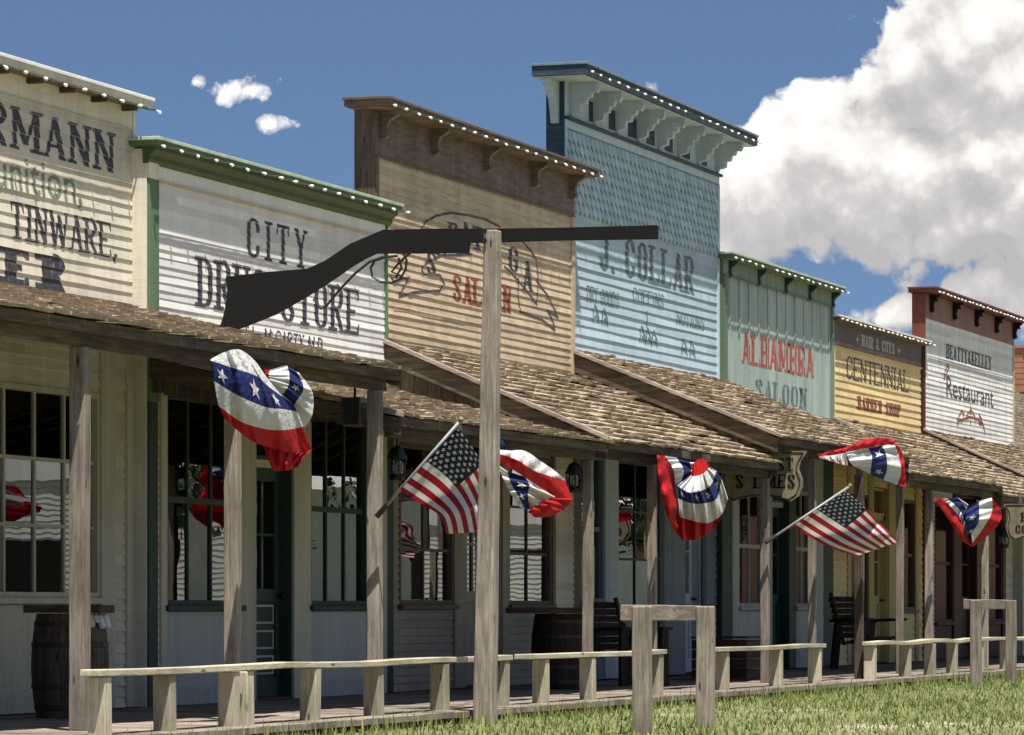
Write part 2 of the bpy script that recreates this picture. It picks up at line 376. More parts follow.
def slab(surf,mb,text,x0,x1,z0,z1,mat,wt=.32,th=.075,gap=.24,serif=True,dz=0):
    mb.mark(); units=[WID.get(c,1.0) for c in text]; tot=sum(units)+gap*(len(text)-1); u=(x1-x0)/tot; h=z1-z0; x=x0; cnt=0
    for c,wu in zip(text,units):
        w=u*wu/h
        for q in glyph(c,w,wt*u/h,th,serif):
            cnt+=1; surf.paintpoly(mb,[(x+a*h,z0+b*h+dz*(x-x0)) for a,b in q],mat,.0035+.00025*(cnt%5))
        x+=u*(wu+gap)
def fonttext(surf,mb,text,x0,x1,z0,z1,mat,off=.0045,plane=None):
    mb.mark(); cu=bpy.data.curves.new('t','FONT'); cu.body=text; cu.size=1; cu.resolution_u=3; ob=bpy.data.objects.new('t',cu); C.objects.link(ob)
    bpy.context.view_layer.update(); me=ob.to_mesh(); vs=[tuple(v.co) for v in me.vertices]; fs=[tuple(p.vertices) for p in me.polygons]; ob.to_mesh_clear()
    bpy.data.objects.remove(ob); bpy.data.curves.remove(cu)
    ax=min(v[0] for v in vs); bx=max(v[0] for v in vs); ay=min(v[1] for v in vs); by=max(v[1] for v in vs)
    for f in fs:
        q=[(x0+(vs[i][0]-ax)/(bx-ax)*(x1-x0),z0+(vs[i][1]-ay)/(by-ay)*(z1-z0)) for i in f]
        if plane: mb.face([plane(*p) for p in q],mat,.8)
        else: surf.paintpoly(mb,q,mat,off)
def stroke(surf,mb,pts,w,mat,off=.006):
    for i in range(len(pts)-1):
        (ax,az),(bx,bz)=pts[i],pts[i+1]; dx,dz=bx-ax,bz-az; l=math.hypot(dx,dz) or 1; nx,nz=-dz/l*w/2,dx/l*w/2
        surf.paintpoly(mb,[(ax+nx,az+nz),(bx+nx,bz+nz),(bx-nx,bz-nz),(ax-nx,az-nz)],mat,off+.0002*(i%3))
# ------------------------------------------------------------------ building pieces
T=.19   # thickness of a false front
def window(root,x0,x1,z0,z1,cols,rows,mat,y=0.0,fw=.05,sill=None,curtain=None):
    m=MB(); f=fw
    m.box(x0,x0+f,y-.02,y+.07,z0,z1,mat); m.box(x1-f,x1,y-.02,y+.07,z0,z1,mat)
    m.box(x0+f,x1-f,y-.02,y+.07,z1-f,z1,mat); m.box(x0+f,x1-f,y-.02,y+.07,z0,z0+f,mat)
    w=m.build('window',root,bevel=.004)
    s=MB(); 
    for i in range(1,cols): xx=x0+f+(x1-x0-2*f)*i/cols; s.box(xx-.016,xx+.016,y+.018,y+.05,z0+f,z1-f,mat)
    for j in range(1,rows):
        zz=z0+f+(z1-z0-2*f)*j/rows; t=.026 if rows==2 else .014
        edges=[x0+f]+[x0+f+(x1-x0-2*f)*i/cols for i in range(1,cols)]+[x1-f]
        for i in range(cols): s.box(edges[i]+(.016 if i else 0),edges[i+1]-(.016 if i<cols-1 else 0),y+.015,y+.052,zz-t,zz+t,mat)
    if cols*rows>1: s.build('glazing_bars',w)
    g=MB(); nx=max(cols,1)
    for i in range(nx):     # each pane of old glass sits a touch askew
        a=x0+f+(x1-x0-2*f)*i/nx; b=x0+f+(x1-x0-2*f)*(i+1)/nx
        for j in range(rows):
            c=z0+f+(z1-z0-2*f)*j/rows; d=z0+f+(z1-z0-2*f)*(j+1)/rows; e=rr(-.002,.002)
            g.face([(a,y+.034+e,c),(b,y+.034-e,c),(b,y+.034-e,d),(a,y+.034+e,d)],'window_glass')
    g.build('pane',w)
    if sill: s=MB(); s.box(x0-.04,x1+.04,y-.07,y-.022,z0-.045,z0+.005,sill); s.build('sill',w,bevel=.004)
    if curtain:
        c=MB(); n=24; k=curtain
        a0,a1=(x0,x0+(x1-x0)*k) if k>0 else (x1+(x1-x0)*k,x1)
        for i in range(n):
            p=a0+(a1-a0)*i/n; q=a0+(a1-a0)*(i+1)/n; c.face([(p,y+.2+.03*math.sin(i*1.3),z0),(q,y+.2+.03*math.sin((i+1)*1.3),z0),(q,y+.2+.03*math.sin((i+1)*1.3),z1),(p,y+.2+.03*math.sin(i*1.3),z1)],'curtain')
        c.build('curtain',w)
    return w
def door(root,x0,x1,z1,mat,trim=None,panels='cross'):
    m=MB(); y=.10; st=.10
    zg=1.02
    m.box(x0,x0+st,y,y+.045,0.02,z1,mat); m.box(x1-st,x1,y,y+.045,.02,z1,mat)
    for a,b in ((.02,.2),(zg-.12,zg),(z1-.12,z1)): m.box(x0+st,x1-st,y,y+.045,a,b,mat)
    m.box(x0+st,x1-st,y+.02,y+.035,.2,zg-.12,mat)
    d=m.build('door',root,bevel=.004)
    if trim:
        n=3; t=MB(); hh=(zg-.12-.2)/n
        for i in range(n):
            a=.2+hh*i+.03; b=.2+hh*(i+1)-.03; l=x0+st+.03; r=x1-st-.03
            t.box(l,r,y+.008,y+.019,a,a+.018,trim); t.box(l,r,y+.008,y+.019,b-.018,b,trim); t.box(l,l+.018,y+.009,y+.019,a+.018,b-.018,trim); t.box(r-.018,r,y+.009,y+.019,a+.018,b-.018,trim)
        t.build('panel_moulding',d)
    g=MB(); g.face([(x0+st,y+.025,zg),(x1-st,y+.025,zg),(x1-st,y+.025,z1-.12),(x0+st,y+.025,z1-.12)],'window_glass'); g.build('pane',d)
    b=MB(); xm=(x0+x1)/2; zm=zg+(z1-.12-zg)*.5
    b.box(xm-.013,xm+.013,y+.005,y+.022,zg,z1-.12,mat); b.box(x0+st,xm-.013,y+.006,y+.022,zm-.013,zm+.013,mat); b.box(xm+.013,x1-st,y+.006,y+.022,zm-.013,zm+.013,mat); b.build('glazing_bars',d)
    h=MB(); h.lathe((x1-st/2,y-.05,.95),[(.008,-.02),(.026,-.012),(.03,0),(.026,.012),(.008,.02)],'black_metal',10); h.box(x1-st/2-.006,x1-st/2+.006,y-.05,y,.944,.956,'black_metal'); h.build('handle',d,smooth=False)
    j=MB(); j.box(x0-.03,x0,-.01,y+.05,0,z1,mat); j.mark(); j.box(x1,x1+.03,-.01,y+.05,0,z1,mat); j.split('door_jamb',root)
    return d
def gaps(lo,hi): return hi-lo>.01
def front(root,S,items,ztop,mat,wallname='wall'):
    """ground-floor front from a list of (kind, px0, px1, ...) measured along the wall"""
    w=MB(); tr=MB(); l0=S.l; S.l*=1.7
    for it in items:
        w.mark(); tr.mark()
        k,a,b=it[0],X(it[1]),X(it[2])
        if k=='clap': S.lay(w,a,b,0,ztop,it[3] if len(it)>3 else mat)
        elif k=='trim': tr.box(a,b,-.035,.03,0,ztop,it[3])
        elif k=='win':
            z0,z1,cols,rows,fm,under=it[3:9]; opt=it[9] if len(it)>9 else {}
            window(root,a,b,z0,z1,cols,rows,fm,sill=opt.get('sill',fm),curtain=opt.get('curtain'))
            if under=='clap': S.lay(w,a,b,0,z0-.05,opt.get('umat',mat))
            else: w.box(a,b,-.004,.03,0,z0-.05,under,1); w.box(a,b,-.02,-.004,0,.16,under,.6)
            w.mark()
            if opt.get('head'): w.box(a,b,-.006,.03,z1,ztop,opt['head'],1)
            else: S.lay(w,a,b,z1,ztop,opt.get('hmat',mat))
        elif k=='door':
            z1,dm,trim=it[3:6]; door(root,a+.03,b-.03,z1,dm,trim)
            w.box(a,b,.05,.09,z1,z1+.07,it[6] if len(it)>6 else dm,1)
            zt=min(z1+.48,ztop-.15); window(root,a+.02,b-.02,z1+.07,zt,1,1,dm,y=.05,fw=.04,sill=None)
            w.mark(); S.lay(w,a,b,zt,ztop,mat); w.mark(); w.box(a,b,-.01,.16,-.0,.02,'brown_timber_x',.5)
    w.split(wallname,root); S.l=l0
    if tr.v: tr.split('trim_board',root,bevel=.004)
def shell(root,x0,x1,ztop,zb,mat,depth=9.0,roofz=None):
    """side walls, back, dark room and low roof behind the false front"""
    m=MB(); zr=zb; yb=depth
    m.box(x0+.02,x0+.12,.21,yb,0,zr,mat); m.mark(); m.box(x1-.12,x1-.02,.21,yb,0,zr,mat); m.mark(); m.box(x0+.12,x1-.12,yb-.1,yb,0,zr,mat); m.split('side_wall',root)
    i=MB(); a,b=x0+.125,x1-.125
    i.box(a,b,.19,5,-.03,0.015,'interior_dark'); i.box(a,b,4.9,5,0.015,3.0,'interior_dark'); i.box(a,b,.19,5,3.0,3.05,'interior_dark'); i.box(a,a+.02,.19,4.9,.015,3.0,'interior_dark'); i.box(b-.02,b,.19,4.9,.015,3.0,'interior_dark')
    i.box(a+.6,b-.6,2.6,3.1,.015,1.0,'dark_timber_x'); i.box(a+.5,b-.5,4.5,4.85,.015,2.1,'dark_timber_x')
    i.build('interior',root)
    r=MB(); xm=(x0+x1)/2; zt=min(zr+1.0,ztop-.5)
    r.hexa([(x0-.1,.2,zr),(xm,.2,zt),(xm,yb+.2,zt),(x0-.1,yb+.2,zr),(x0-.1,.2,zr+.06),(xm,.2,zt+.06),(xm,yb+.2,zt+.06),(x0-.1,yb+.2,zr+.06)],'roof_grey')
    r.hexa([(xm,.2,zt),(x1+.1,.2,zr),(x1+.1,yb+.2,zr),(xm,yb+.2,zt),(xm,.2,zt+.06),(x1+.1,.2,zr+.06),(x1+.1,yb+.2,zr+.06),(xm,yb+.2,zt+.06)],'roof_grey')
    r.face([(x0,yb,zr),(x1,yb,zr),(xm,yb,zt)],mat); r.build('main_roof',root)
def backing(root,x0,x1,zj,ztop,mat,side=None):
    m=MB(); m.box(x0,x1,.006,T,zj-.1,ztop,mat,.5); o=m.build('parapet_backing',root)
    s=MB(); s.box(x0-.012,x0-.001,-.02,T+.01,0,ztop,side or mat,.7); s.build('parapet_side',root)
def cornice(root,x0,x1,z,over,end,h,fm,sm,cove=0,covem=None,lip=None):
    m=MB(); m.box(x0-end,x1+end,-over,T+.04,z-h,z,fm,.6)
    if lip: m.box(x0-end-.015,x1+end+.015,-over-.015,T+.055,z,z+.03,lip,.9)
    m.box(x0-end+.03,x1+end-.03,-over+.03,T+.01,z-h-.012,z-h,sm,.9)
    if cove:
        P=[(-over+.035,z-h-.012),(-over*.75,z-h-cove*.28),(-over*.40,z-h-cove*.55),(-.06,z-h-cove*.8),(-.03,z-h-cove),(.0,z-h-cove),(.0,z-h-.012)]
        m.prism(P,'x',x0-end+.04,x1+end-.04,covem or fm,.7)
    return m.build('cornice',root,bevel=.004)
def bracket(root,x,w,zt,d,h,mat,style=0):
    m=MB()
    if style==0: P=[(0,zt),(-d,zt),(-d,zt-.035),(-d*.82,zt-.06),(-d*.55,zt-.09),(-d*.42,zt-h*.55),(-d*.42,zt-h*.72),(-d*.5,zt-h*.9),(-d*.3,zt-h),(0,zt-h*.96)]
    elif style==1: P=[(0,zt),(-d,zt),(-d,zt-.07),(-d*.93,zt-.115),(-d*.80,zt-.10),(-d*.74,zt-.16),(-d*.62,zt-.165),(-d*.58,zt-.23),(-d*.42,zt-.24),(-d*.40,zt-.31),(-d*.22,zt-.33),(-d*.2,zt-h*.86),(-d*.12,zt-h),(0,zt-h)]
    else: P=[(0,zt),(-d,zt),(-d*1.0,zt-.03),(-d*.75,zt-.05),(-d*.8,zt-h*.4),(-d*.55,zt-h*.35),(-d*.4,zt-h*.6),(-d*.5,zt-h*.9),(-d*.25,zt-h),(0,zt-h*.8)]
    m.prism(P,'x',x-w/2,x+w/2,mat,.8); return m.build('bracket',root)
bulb_me=None
def lights(x0,x1,z,D,step,label,sag=.02):
    global bulb_me
    t=thing('string_lights',(x0,-D,z),label,'string lights','white bulb strings along the false-front cornices')
    m=MB(); n=max(2,int((x1-x0)/step)); P=[]
    for i in range(n*4+1):
        k=i/(n*4); P.append((x0+(x1-x0)*k,-D-.012,z-sag*abs(math.sin(math.pi*k*n))*.6+rr(-.003,.003)))
    m.tube(P,.009,'cable_dark',5); m.build('cable',t)
    if bulb_me is None:
        b=MB(); b.lathe((0,0,0),[(.007,.02),(.010,.008),(.017,-.004),(.023,-.022),(.019,-.038),(.007,-.05)],'bulb_white',10); bo=b.build('bulb',None,smooth=True); bulb_me=bo.data; bpy.data.objects.remove(bo)
    for i in range(min(n+1,98)):
        if R()<.05: continue
        o=bpy.data.objects.new('bulb',bulb_me); C.objects.link(o); o.parent=t; o.location=((x1-x0)*i/n+rr(-.02,.02),-.025+rr(-.01,.01),-.012); o.rotation_euler=(rr(-1.6,-.8),rr(-.4,.4),rr(-.4,.4)); o.scale=(.68,.68,.72)
    return t
def shakes(root,x0,x1,zj,ze,D,y0=0.0,name='porch_roof',over=.12,seed=1):
    """sloping board deck covered in split wooden shakes"""
    random.seed(seed); L=math.hypot(D-y0,zj-ze); m=MB(); d=MB()
    def P(x,s,o): # s 0 at wall .. L at eave ; o above deck
        k=s/L; ny=(zj-ze)/L; nz=(D-y0)/L
        return (x,-(y0+(D-y0)*k)-ny*o,zj+(ze-zj)*k+nz*o)
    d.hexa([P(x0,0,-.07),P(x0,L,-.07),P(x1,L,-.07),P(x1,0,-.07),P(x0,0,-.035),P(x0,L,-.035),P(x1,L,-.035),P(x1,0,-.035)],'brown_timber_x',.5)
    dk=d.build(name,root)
    ex=.165; n=int(L/ex)+1
    for i in range(n):
        s1=L+.05-i*ex; s0=s1-ex*1.9; x=x0-.015+rr(-.02,.01)
        while x<x1+over-.02:
            w=rr(.11,.30); w=min(w,x1+over-x+rr(0,.03)); j=rr(-.016,.016)+(rr(-.03,.02) if R()<.08 else 0); lift=.010+rr(.0,.010)+(rr(.0,.03) if R()<.05 else 0); t=rr(.020,.028); t0=R(); tone=t0*t0 if R()<.14 else .50+.50*t0
            if R()<.012: x+=w+.006; continue
            a=max(0,s0); b=s1+j; tw=rr(-.012,.012)
            if b>a: m.hexa([P(x,a,-.03),P(x,b,lift-tw*.5),P(x+w,b,lift+tw*.5),P(x+w,a,-.03),P(x,a,-.02),P(x,b,lift+t-tw*.5),P(x+w,b,lift+t+tw*.5),P(x+w,a,-.02)],'shake_y',tone)
            x+=w+rr(.002,.012)
    m.build('shakes',dk)
    random.seed(seed+100)
    return dk
def porch(root,x0,x1,zj,ze,D,posts,pw=.10,left=.16,gable=None,tz=None,seed=1,postmat='grey_timber_z',fas='brown_timber_x',trimmed='brown_timber_y'):
    dk=shakes(root,x0,x1,zj,ze,D,seed=seed)
    L=math.hypot(D,zj-ze); sl=(zj-ze)/D
    b=MB(); b.bar((x0+.02,-(D-.13),ze-.07-.03),(x1-.02,-(D-.13),ze-.07-.03),.06,.14,fas); b.build('porch_beam',root,bevel=.006)
    f=MB(); f.box(x0-.03,x1+.03,-(D+.012),-(D-.012),ze-.085,ze-.005,fas,.8); f.build('eave_board',dk)
    k=MB(); 
    for xx,w in ((x0-.02,.035),(x1+.02,.035)):
        k.mark()
        k.hexa([(xx-w/2,-.0,zj-.05-left),(xx+w/2,-.0,zj-.05-left),(xx+w/2,-D,ze-.05-left*.75),(xx-w/2,-D,ze-.05-left*.75),(xx-w/2,-.0,zj-.02),(xx+w/2,-.0,zj-.02),(xx+w/2,-D,ze-.02),(xx-w/2,-D,ze-.02)],trimmed,.7)
    k.split('rake_board',dk)
    c=MB(); c.hexa([(x0-.075,0,zj-.01),(x0-.005,0,zj-.01),(x0-.005,-D-.03,ze-.01),(x0-.075,-D-.03,ze-.01),(x0-.075,0,zj+.035),(x0-.005,0,zj+.035),(x0-.005,-D-.03,ze+.035),(x0-.075,-D-.03,ze+.035)],'grey_timber_y',.8); c.build('rake_cap',dk,bevel=.006)
    if gable:  # vertical boards closing the near end, from the rake down to a sloping or level bottom (z at wall, z at eave)
        g=MB(); n=int(D/.14)
        for i in range(n):
            a=D*i/n; c=D*(i+1)/n-.008; zt0=zj-sl*a-.06; zt1=zj-sl*c-.06; zb=gable[0]+(gable[1]-gable[0])*a/D+rr(-.02,.03)
            if zt1-zb>.03: g.hexa([(x0+.01,-a,zb),(x0+.03,-a,zb),(x0+.03,-c,zb),(x0+.01,-c,zb),(x0+.01,-a,zt0),(x0+.03,-a,zt0),(x0+.03,-c,zt1),(x0+.01,-c,zt1)],'brown_timber_z')
        g.build('gable_boards',root)
    r=MB(); n=int((x1-x0)/.6)
    for i in range(n+1):
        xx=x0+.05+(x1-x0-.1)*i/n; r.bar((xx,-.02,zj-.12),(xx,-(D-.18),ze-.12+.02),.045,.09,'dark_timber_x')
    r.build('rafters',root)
    for p in posts:
        xx=X(p,D-.13); o=MB(); w=pw*rr(.95,1.06)
        o.bar((xx+rr(-.01,.01),-(D-.13),-.005),(xx,-(D-.13),ze-.17),w,w,postmat,up=(0,1,0),seg=4,wob=.004)
        o.build('porch_post',root,bevel=.008)
# boundaries of the fronts along the street
B=[X(-420),X(145),X(385)]
for px,p in ((573,.12),(717.5,.24),(831.5,.19),(922,.19),(1013,.15)): plane(p); B.append(X(px))
plane(.12)
# ================================================================== 1 hardware store
b1=thing('hardware_store',(B[0],0,0),'cream clapboard false-front store cut off at the left edge, with tinware lettering','store','false-front buildings in the row')
S=Siding(.092,.0115,.0,1); xa,xb=B[0],B[1]; m=MB(); S.lay(m,xa,X(131),3.2,4.86,'cream_board'); m.build('wall',b1)
backing(b1,xa,X(131),3.3,5.0,'cream_board','white_trim')
m=MB(); m.box(xa,X(131)+.03,-.012,.006,4.86,5.06,'cream_board',.9); m.box(xa,X(131),-.02,-.012,4.86,4.885,'cream_trim'); m.boards('frieze',b1)
m=MB(); m.box(X(131),X(131)+.05,-.022,.15,3.2,5.05,'cream_board',.8); m.boards('corner_board',b1)
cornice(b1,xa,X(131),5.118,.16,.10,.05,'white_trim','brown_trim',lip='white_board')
m=MB()
x=xa
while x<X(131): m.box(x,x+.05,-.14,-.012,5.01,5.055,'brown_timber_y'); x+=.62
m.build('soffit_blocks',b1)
tx=MB()
slab(S,tx,'ERMANN',X(-44),X(113),4.47,4.80,'lettering_black',wt=.26)
fonttext(S,tx,'unition,',X(-6),X(81),4.10,4.41,'lettering_faded')
slab(S,tx,'TINWARE,',X(10),X(116),3.76,4.05,'lettering_black',wt=.27)
slab(S,tx,'ER',X(4),X(64),3.40,3.68,'lettering_black',wt=.48,gap=.55,th=.16)
tx.split('lettering',b1)
front(b1,S,[('clap',-420,-250),('trim',-250,-236,'cream_trim'),('win',-236,-70,.92,2.62,5,3,'cream_trim','cream_trim',{}),('trim',-70,-28,'cream_trim'),('win',-28,98,.92,2.62,4,3,'cream_trim','cream_trim',{'curtain':.22}),('trim',98,112,'cream_trim'),('clap',112,124,'cream_board'),('trim',124,131.8,'cream_trim')],3.3,'cream_board')
shell(b1,xa,B[1]-.01,4.9,3.5,'cream_board')
porch(b1,xa,B[1],3.36,2.80,2.42,[-140,80,233,375],pw=.112,left=.10,seed=11)
lights(xa+.1,X(131)+.1,5.05,.165,.36,'white bulbs under the cornice of the cream store at far left')
plane(0)
# ================================================================== 2 drug store
b2=thing('drug_store',(B[1],0,0),'white clapboard false-front drug store with green cornice and green corner boards','store','false-front buildings in the row')
S=Siding(.070,.0085,.0,2); xa,xb=B[1],B[2]; x0,x1=X(155),X(384)
m=MB(); S.lay(m,x0,x1,3.0,4.5,'white_board'); m.build('wall',b2)
backing(b2,xa,xb,3.1,4.75,'white_board','white_trim')
m=MB(); m.box(x0,xb,-.014,.006,4.5,4.75,'white_smooth',1); m.boards('frieze',b2)
m=MB(); m.box(xa,xb-.02,-.03,-.0145,4.487,4.507,'tan_board',.7); m.build('moulding',b2)
m=MB(); m.box(xa,x0,-.04,.03,2.6,4.5,'green_paint',.9); m.box(xa,x0,-.04,.006,4.5,4.74,'white_trim',.9); m.box(x1,xb,-.035,.03,2.9,4.7,'green_paint',.9); m.boards('corner_board',b2)
cornice(b2,xa,xb,4.81,.155,.08,.035,'green_paint','green_paint',cove=.15,covem='olive_cove',lip='pale_green')
tx=MB()
slab(S,tx,'CITY',X(246.5),X(306),4.02,4.38,'lettering_black',wt=.26,gap=.5)
slab(S,tx,'DRUG STORE',X(197),X(358),3.49,3.93,'lettering_black',wt=.30,gap=.28)
slab(S,tx,'T.L. M CARTY M.D.',X(243),X(324),3.26,3.40,'lettering_black',wt=.22,gap=.2,th=.1,serif=False)
slab(S,tx,'C',X(268),X(272),3.31,3.38,'lettering_black',wt=.22,th=.14,serif=False)
tx.split('lettering',b2)
front(b2,S,[('trim',145.2,154.5,'dark_green'),('clap',154.5,158),('trim',158,164,'cream_trim'),('win',164,238,.86,2.7,3,2,'dark_green','grey_panel',{'sill':'dark_green'}),('trim',238,253,'cream_trim'),('door',253,291,2.13,'dark_green','cream_trim','cream_trim'),('trim',291,308,'cream_trim'),('win',308,366,.86,2.7,3,2,'dark_green','grey_panel',{}),('trim',366,384,'cream_trim')],3.1,'white_board')
shell(b2,xa+.02,xb,4.7,3.4,'white_board')
porch(b2,B[1]+.05,B[2]-.03,3.0,2.44,2.3,[588],pw=.085,left=.14,gable=(2.66,2.27),seed=12)
lights(xa-.05,xb+.08,4.77,.165,.36,'white bulbs along the green cornice of the white drug store')
plane(.12)
# ================================================================== 3 saloon
b3=thing('saloon',(B[2],0,0),'tan clapboard saloon with dark brown bracketed cornice and longhorn outline','saloon','false-front buildings in the row')
S=Siding(.080,.012,.0,3); xa,xb=B[2],B[3]; x0,x1=X(380),X(570)
m=MB(); S.lay(m,xa,x1,3.4,5.29,'tan_board'); m.build('wall',b3)
backing(b3,xa,xb,3.5,5.74,'brown_paint','brown_timber_z')
m=MB(); m.box(xa,xb,-.016,.006,5.29,5.745,'brown_paint',.8); m.box(xa+.02,xb,-.03,-.016,5.27,5.295,'brown_trim'); m.boards('frieze',b3)
m=MB(); m.box(x1,xb,-.03,.02,2.6,5.27,'tan_board',.3); m.box(xa,xa+.07,-.034,.02,4.7,5.27,'brown_paint',.7); m.boards('corner_board',b3)
cornice(b3,xa,xb,5.807,.24,.22,.06,'brown_paint','brown_paint',lip='brown_trim')
for px in (380,431,483,531,569): bracket(b3,X(px),.075,5.735,.20,.27,'brown_paint',0)
tx=MB(); zz=lambda px,py:(X(px),Z(px,py))
for c,px,py,hh in (('S',426,262,22),('A',436,243,22),('R',448,233,22),('A',460,232,22),('T',472,237,23),('O',486,246,23),('G',508,258,25),('A',522,275,30)):
    z=Z(px,py); s_=scl(px); slab(S,tx,c,X(px),X(px+9.5),z-hh/2/s_,z+hh/2/s_,'lettering_black',wt=.34)
slab(S,tx,'SALOON',X(452),X(510),4.03,4.31,'lettering_rust',wt=.36,gap=.2)
tx.mark(); zo=lambda L:[zz(380+a/4.595,190+b/4.595) for a,b in L]
for L in ([(185,185),(200,150),(250,120),(320,105),(400,115),(480,135),(550,170)],
          [(420,295),(280,300),(205,335),(185,370),(200,385),(270,390),(292,430),(270,462),(150,470),(80,490),(130,400),(60,420),(45,395)],
          [(650,235),(690,280),(715,320),(722,400),(717,525),(660,450),(600,380),(565,350)],
          [(632,400),(630,480),(640,560),(740,595),(800,645),(790,600),(765,552),(815,585),(770,490),(715,415)]): stroke(S,tx,zo(L),.022,'lettering_black')
stroke(S,tx,zo([(60,540),(120,548),(200,570),(300,590),(385,605)]),.05,'tan_board')
tx.split('lettering',b3)
front(b3,S,[('trim',376,390.5,'dark_green'),('clap',390.5,398,'taupe_board'),('win',398,452,.87,2.5,2,3,'brown_trim','clap',{'umat':'taupe_board','curtain':-.2}),('trim',452,464,'taupe_board'),('door',464,500,2.13,'taupe_board',None,'taupe_board'),('trim',500,507,'taupe_board'),('win',507,550,.87,2.5,2,3,'brown_trim','clap',{'umat':'taupe_board'}),('trim',550,553,'brown_trim'),('clap',553,572.8,'cream_board')],3.5,'taupe_board')
shell(b3,xa,xb,5.3,3.9,'taupe_board')
m=MB(); m.bar((X(389),.21,5.0),(X(389),2.2,4.35),.06,.05,'pine_y'); m.build('brace',b3)
porch(b3,B[2],B[3]-.02,3.50,2.46,2.42,[652,765],pw=.09,left=.15,gable=(2.7,2.42),seed=13)
lights(xa-.15,xb+.2,5.76,.25,.34,'white bulbs along the brown bracketed saloon cornice')
plane(.24)
# ================================================================== 4 furniture store
b4=thing('furniture_store',(B[3],0,0),'tallest pale blue store with scalloped shingles and deep white bracketed cornice','store','false-front buildings in the row')
S=Siding(.110,.014,.0,4); xa,xb=B[3],B[4]; x1=X(716)
m=MB(); S.lay(m,xa+.02,x1,3.5,5.35,'blue_board'); m.build('wall',b4)
m=MB(); rows=8; rh=(6.24-5.35)/rows; w=.175
for r_ in range(rows):
    z0=5.35+r_*rh; x=xa+.02-(w/2 if r_%2 else 0)
    while x<x1:
        a=max(x,xa+.01); b=min(x+w-.018,x1); t=R(); xm=(a+b)/2; yb=-.050; yt=-.012; zb=z0-.045
        if b-a>.03: m.hexa([(a,yb+.012,z0+.012),(xm,yb+.0,zb),(xm,yb+.012,zb),(a,yb+.016,z0+.012),(a,yt-.006,z0+rh+.02),(xm,yt-.008,z0+rh+.02),(xm,yt,z0+rh+.02),(a,yt,z0+rh+.02)],'blue_board',t); m.hexa([(xm,yb,zb),(b,yb+.012,z0+.012),(b,yb+.016,z0+.012),(xm,yb+.012,zb),(xm,yt-.008,z0+rh+.02),(b,yt-.006,z0+rh+.02),(b,yt,z0+rh+.02),(xm,yt,z0+rh+.02)],'blue_board',t)
        x+=w
m.build('scalloped_shingles',b4)
backing(b4,xa,xb,3.6,6.775,'blue_smooth','navy_paint')
m=MB(); m.box(xa,x1+.06,-.030,.006,6.25,6.35,'blue_smooth',1); m.box(xa,x1+.06,-.035,-.030,6.243,6.256,'slate_paint'); m.boards('frieze',b4)
m=MB(); m.box(xa,xb,-.075,.006,6.35,6.385,'navy_paint',.8); m.build('ledge',b4,bevel=.006)
m=MB(); m.box(xa,xb,-.020,.006,6.385,6.778,'pale_trim',1); m.build('cornice_panel',b4)
for i in range(7):
    xx=X(583)+(X(711)-X(583))*(i+.42)/7; m=MB(); m.box(xx-.17,xx+.17,-.026,-.020,6.43,6.66,'navy_paint'); m.build('inset_panel',b4)
m=MB(); m.box(x1,x1+.07,-.035,.02,3.6,6.25,'blue_smooth',.8); m.box(xa,xa+.06,-.036,.02,5.5,6.25,'blue_smooth',.9); m.boards('corner_board',b4)
cornice(b4,xa,xb,6.894,.42,.45,.11,'navy_paint','pale_trim',lip='slate_paint')
for i in range(8): bracket(b4,X(569)+(X(715)-X(569))*i/7,.10,6.77,.37,.36,'pale_trim',1)
o=MB(); o.prism([(xa-.36,6.77),(xa-.014,6.77),(xa-.014,6.3),(xa-.06,6.3),(xa-.10,6.45),(xa-.12,6.48),(xa-.15,6.56),(xa-.22,6.61),(xa-.26,6.67),(xa-.36,6.69)],'y',.04,.13,'pale_trim'); o.build('bracket',b4)
tx=MB()
slab(S,tx,'J. COLLAR',X(599),X(693),4.76,5.22,'lettering_bluegrey',wt=.34,gap=.3)
for a,b,z0,z1,t in ((586,618,4.36,4.54,'DRY GOODS'),(632,663,4.50,4.66,'COFFINS'),(676,704,4.34,4.50,'NOTIONS')):
    slab(S,tx,t,X(a),X(b),z0,z1,'lettering_bluegrey',wt=.2,gap=.25,th=.07)
for px,zb in ((592,4.14),(601,4.12),(639,4.02),(645,4.01),(651,4.0),(681,3.98),(689,3.97)):
    tx.mark(); xx=X(px); u=.10
    stroke(S,tx,[(xx,zb),(xx+.02,zb+.13),(xx+.07,zb+.2),(xx+.13,zb+.17),(xx+.2,zb+.1),(xx+.24,zb)],.028,'lettering_bluegrey'); stroke(S,tx,[(xx+.06,zb+.05),(xx+.12,zb+.09),(xx+.17,zb+.04)],.03,'lettering_bluegrey')
tx.mark(); stroke(S,tx,[(X(646),4.22),(X(646)+.01,4.42)],.03,'lettering_bluegrey')
tx.split('lettering',b4)
W={'sill':'slate_paint'}
front(b4,S,[('trim',563,579,'brown_trim'),('win',579,603,.9,2.6,1,2,'slate_paint','slate_paint',W),('trim',603,616,'pale_trim'),('win',616,657,.8,2.6,2,3,'navy_paint','slate_paint',{'curtain':.25}),('trim',657,662,'navy_paint'),('trim',662,683,'slate_paint'),('door',683,700,2.2,'pale_trim',None,'slate_paint'),('trim',700,704,'navy_paint'),('clap',704,717.3,'slate_paint')],3.6,'slate_paint')
shell(b4,xa,xb,6.3,4.4,'blue_board')
porch(b4,B[3],B[4]-.02,3.77,2.74,2.54,[812,860],pw=.09,left=.17,gable=(3.0,2.6),seed=14)
lights(xa-.38,xb+.38,6.83,.435,.34,'white bulbs along the dark deep cornice of the tall blue store')
plane(.19)
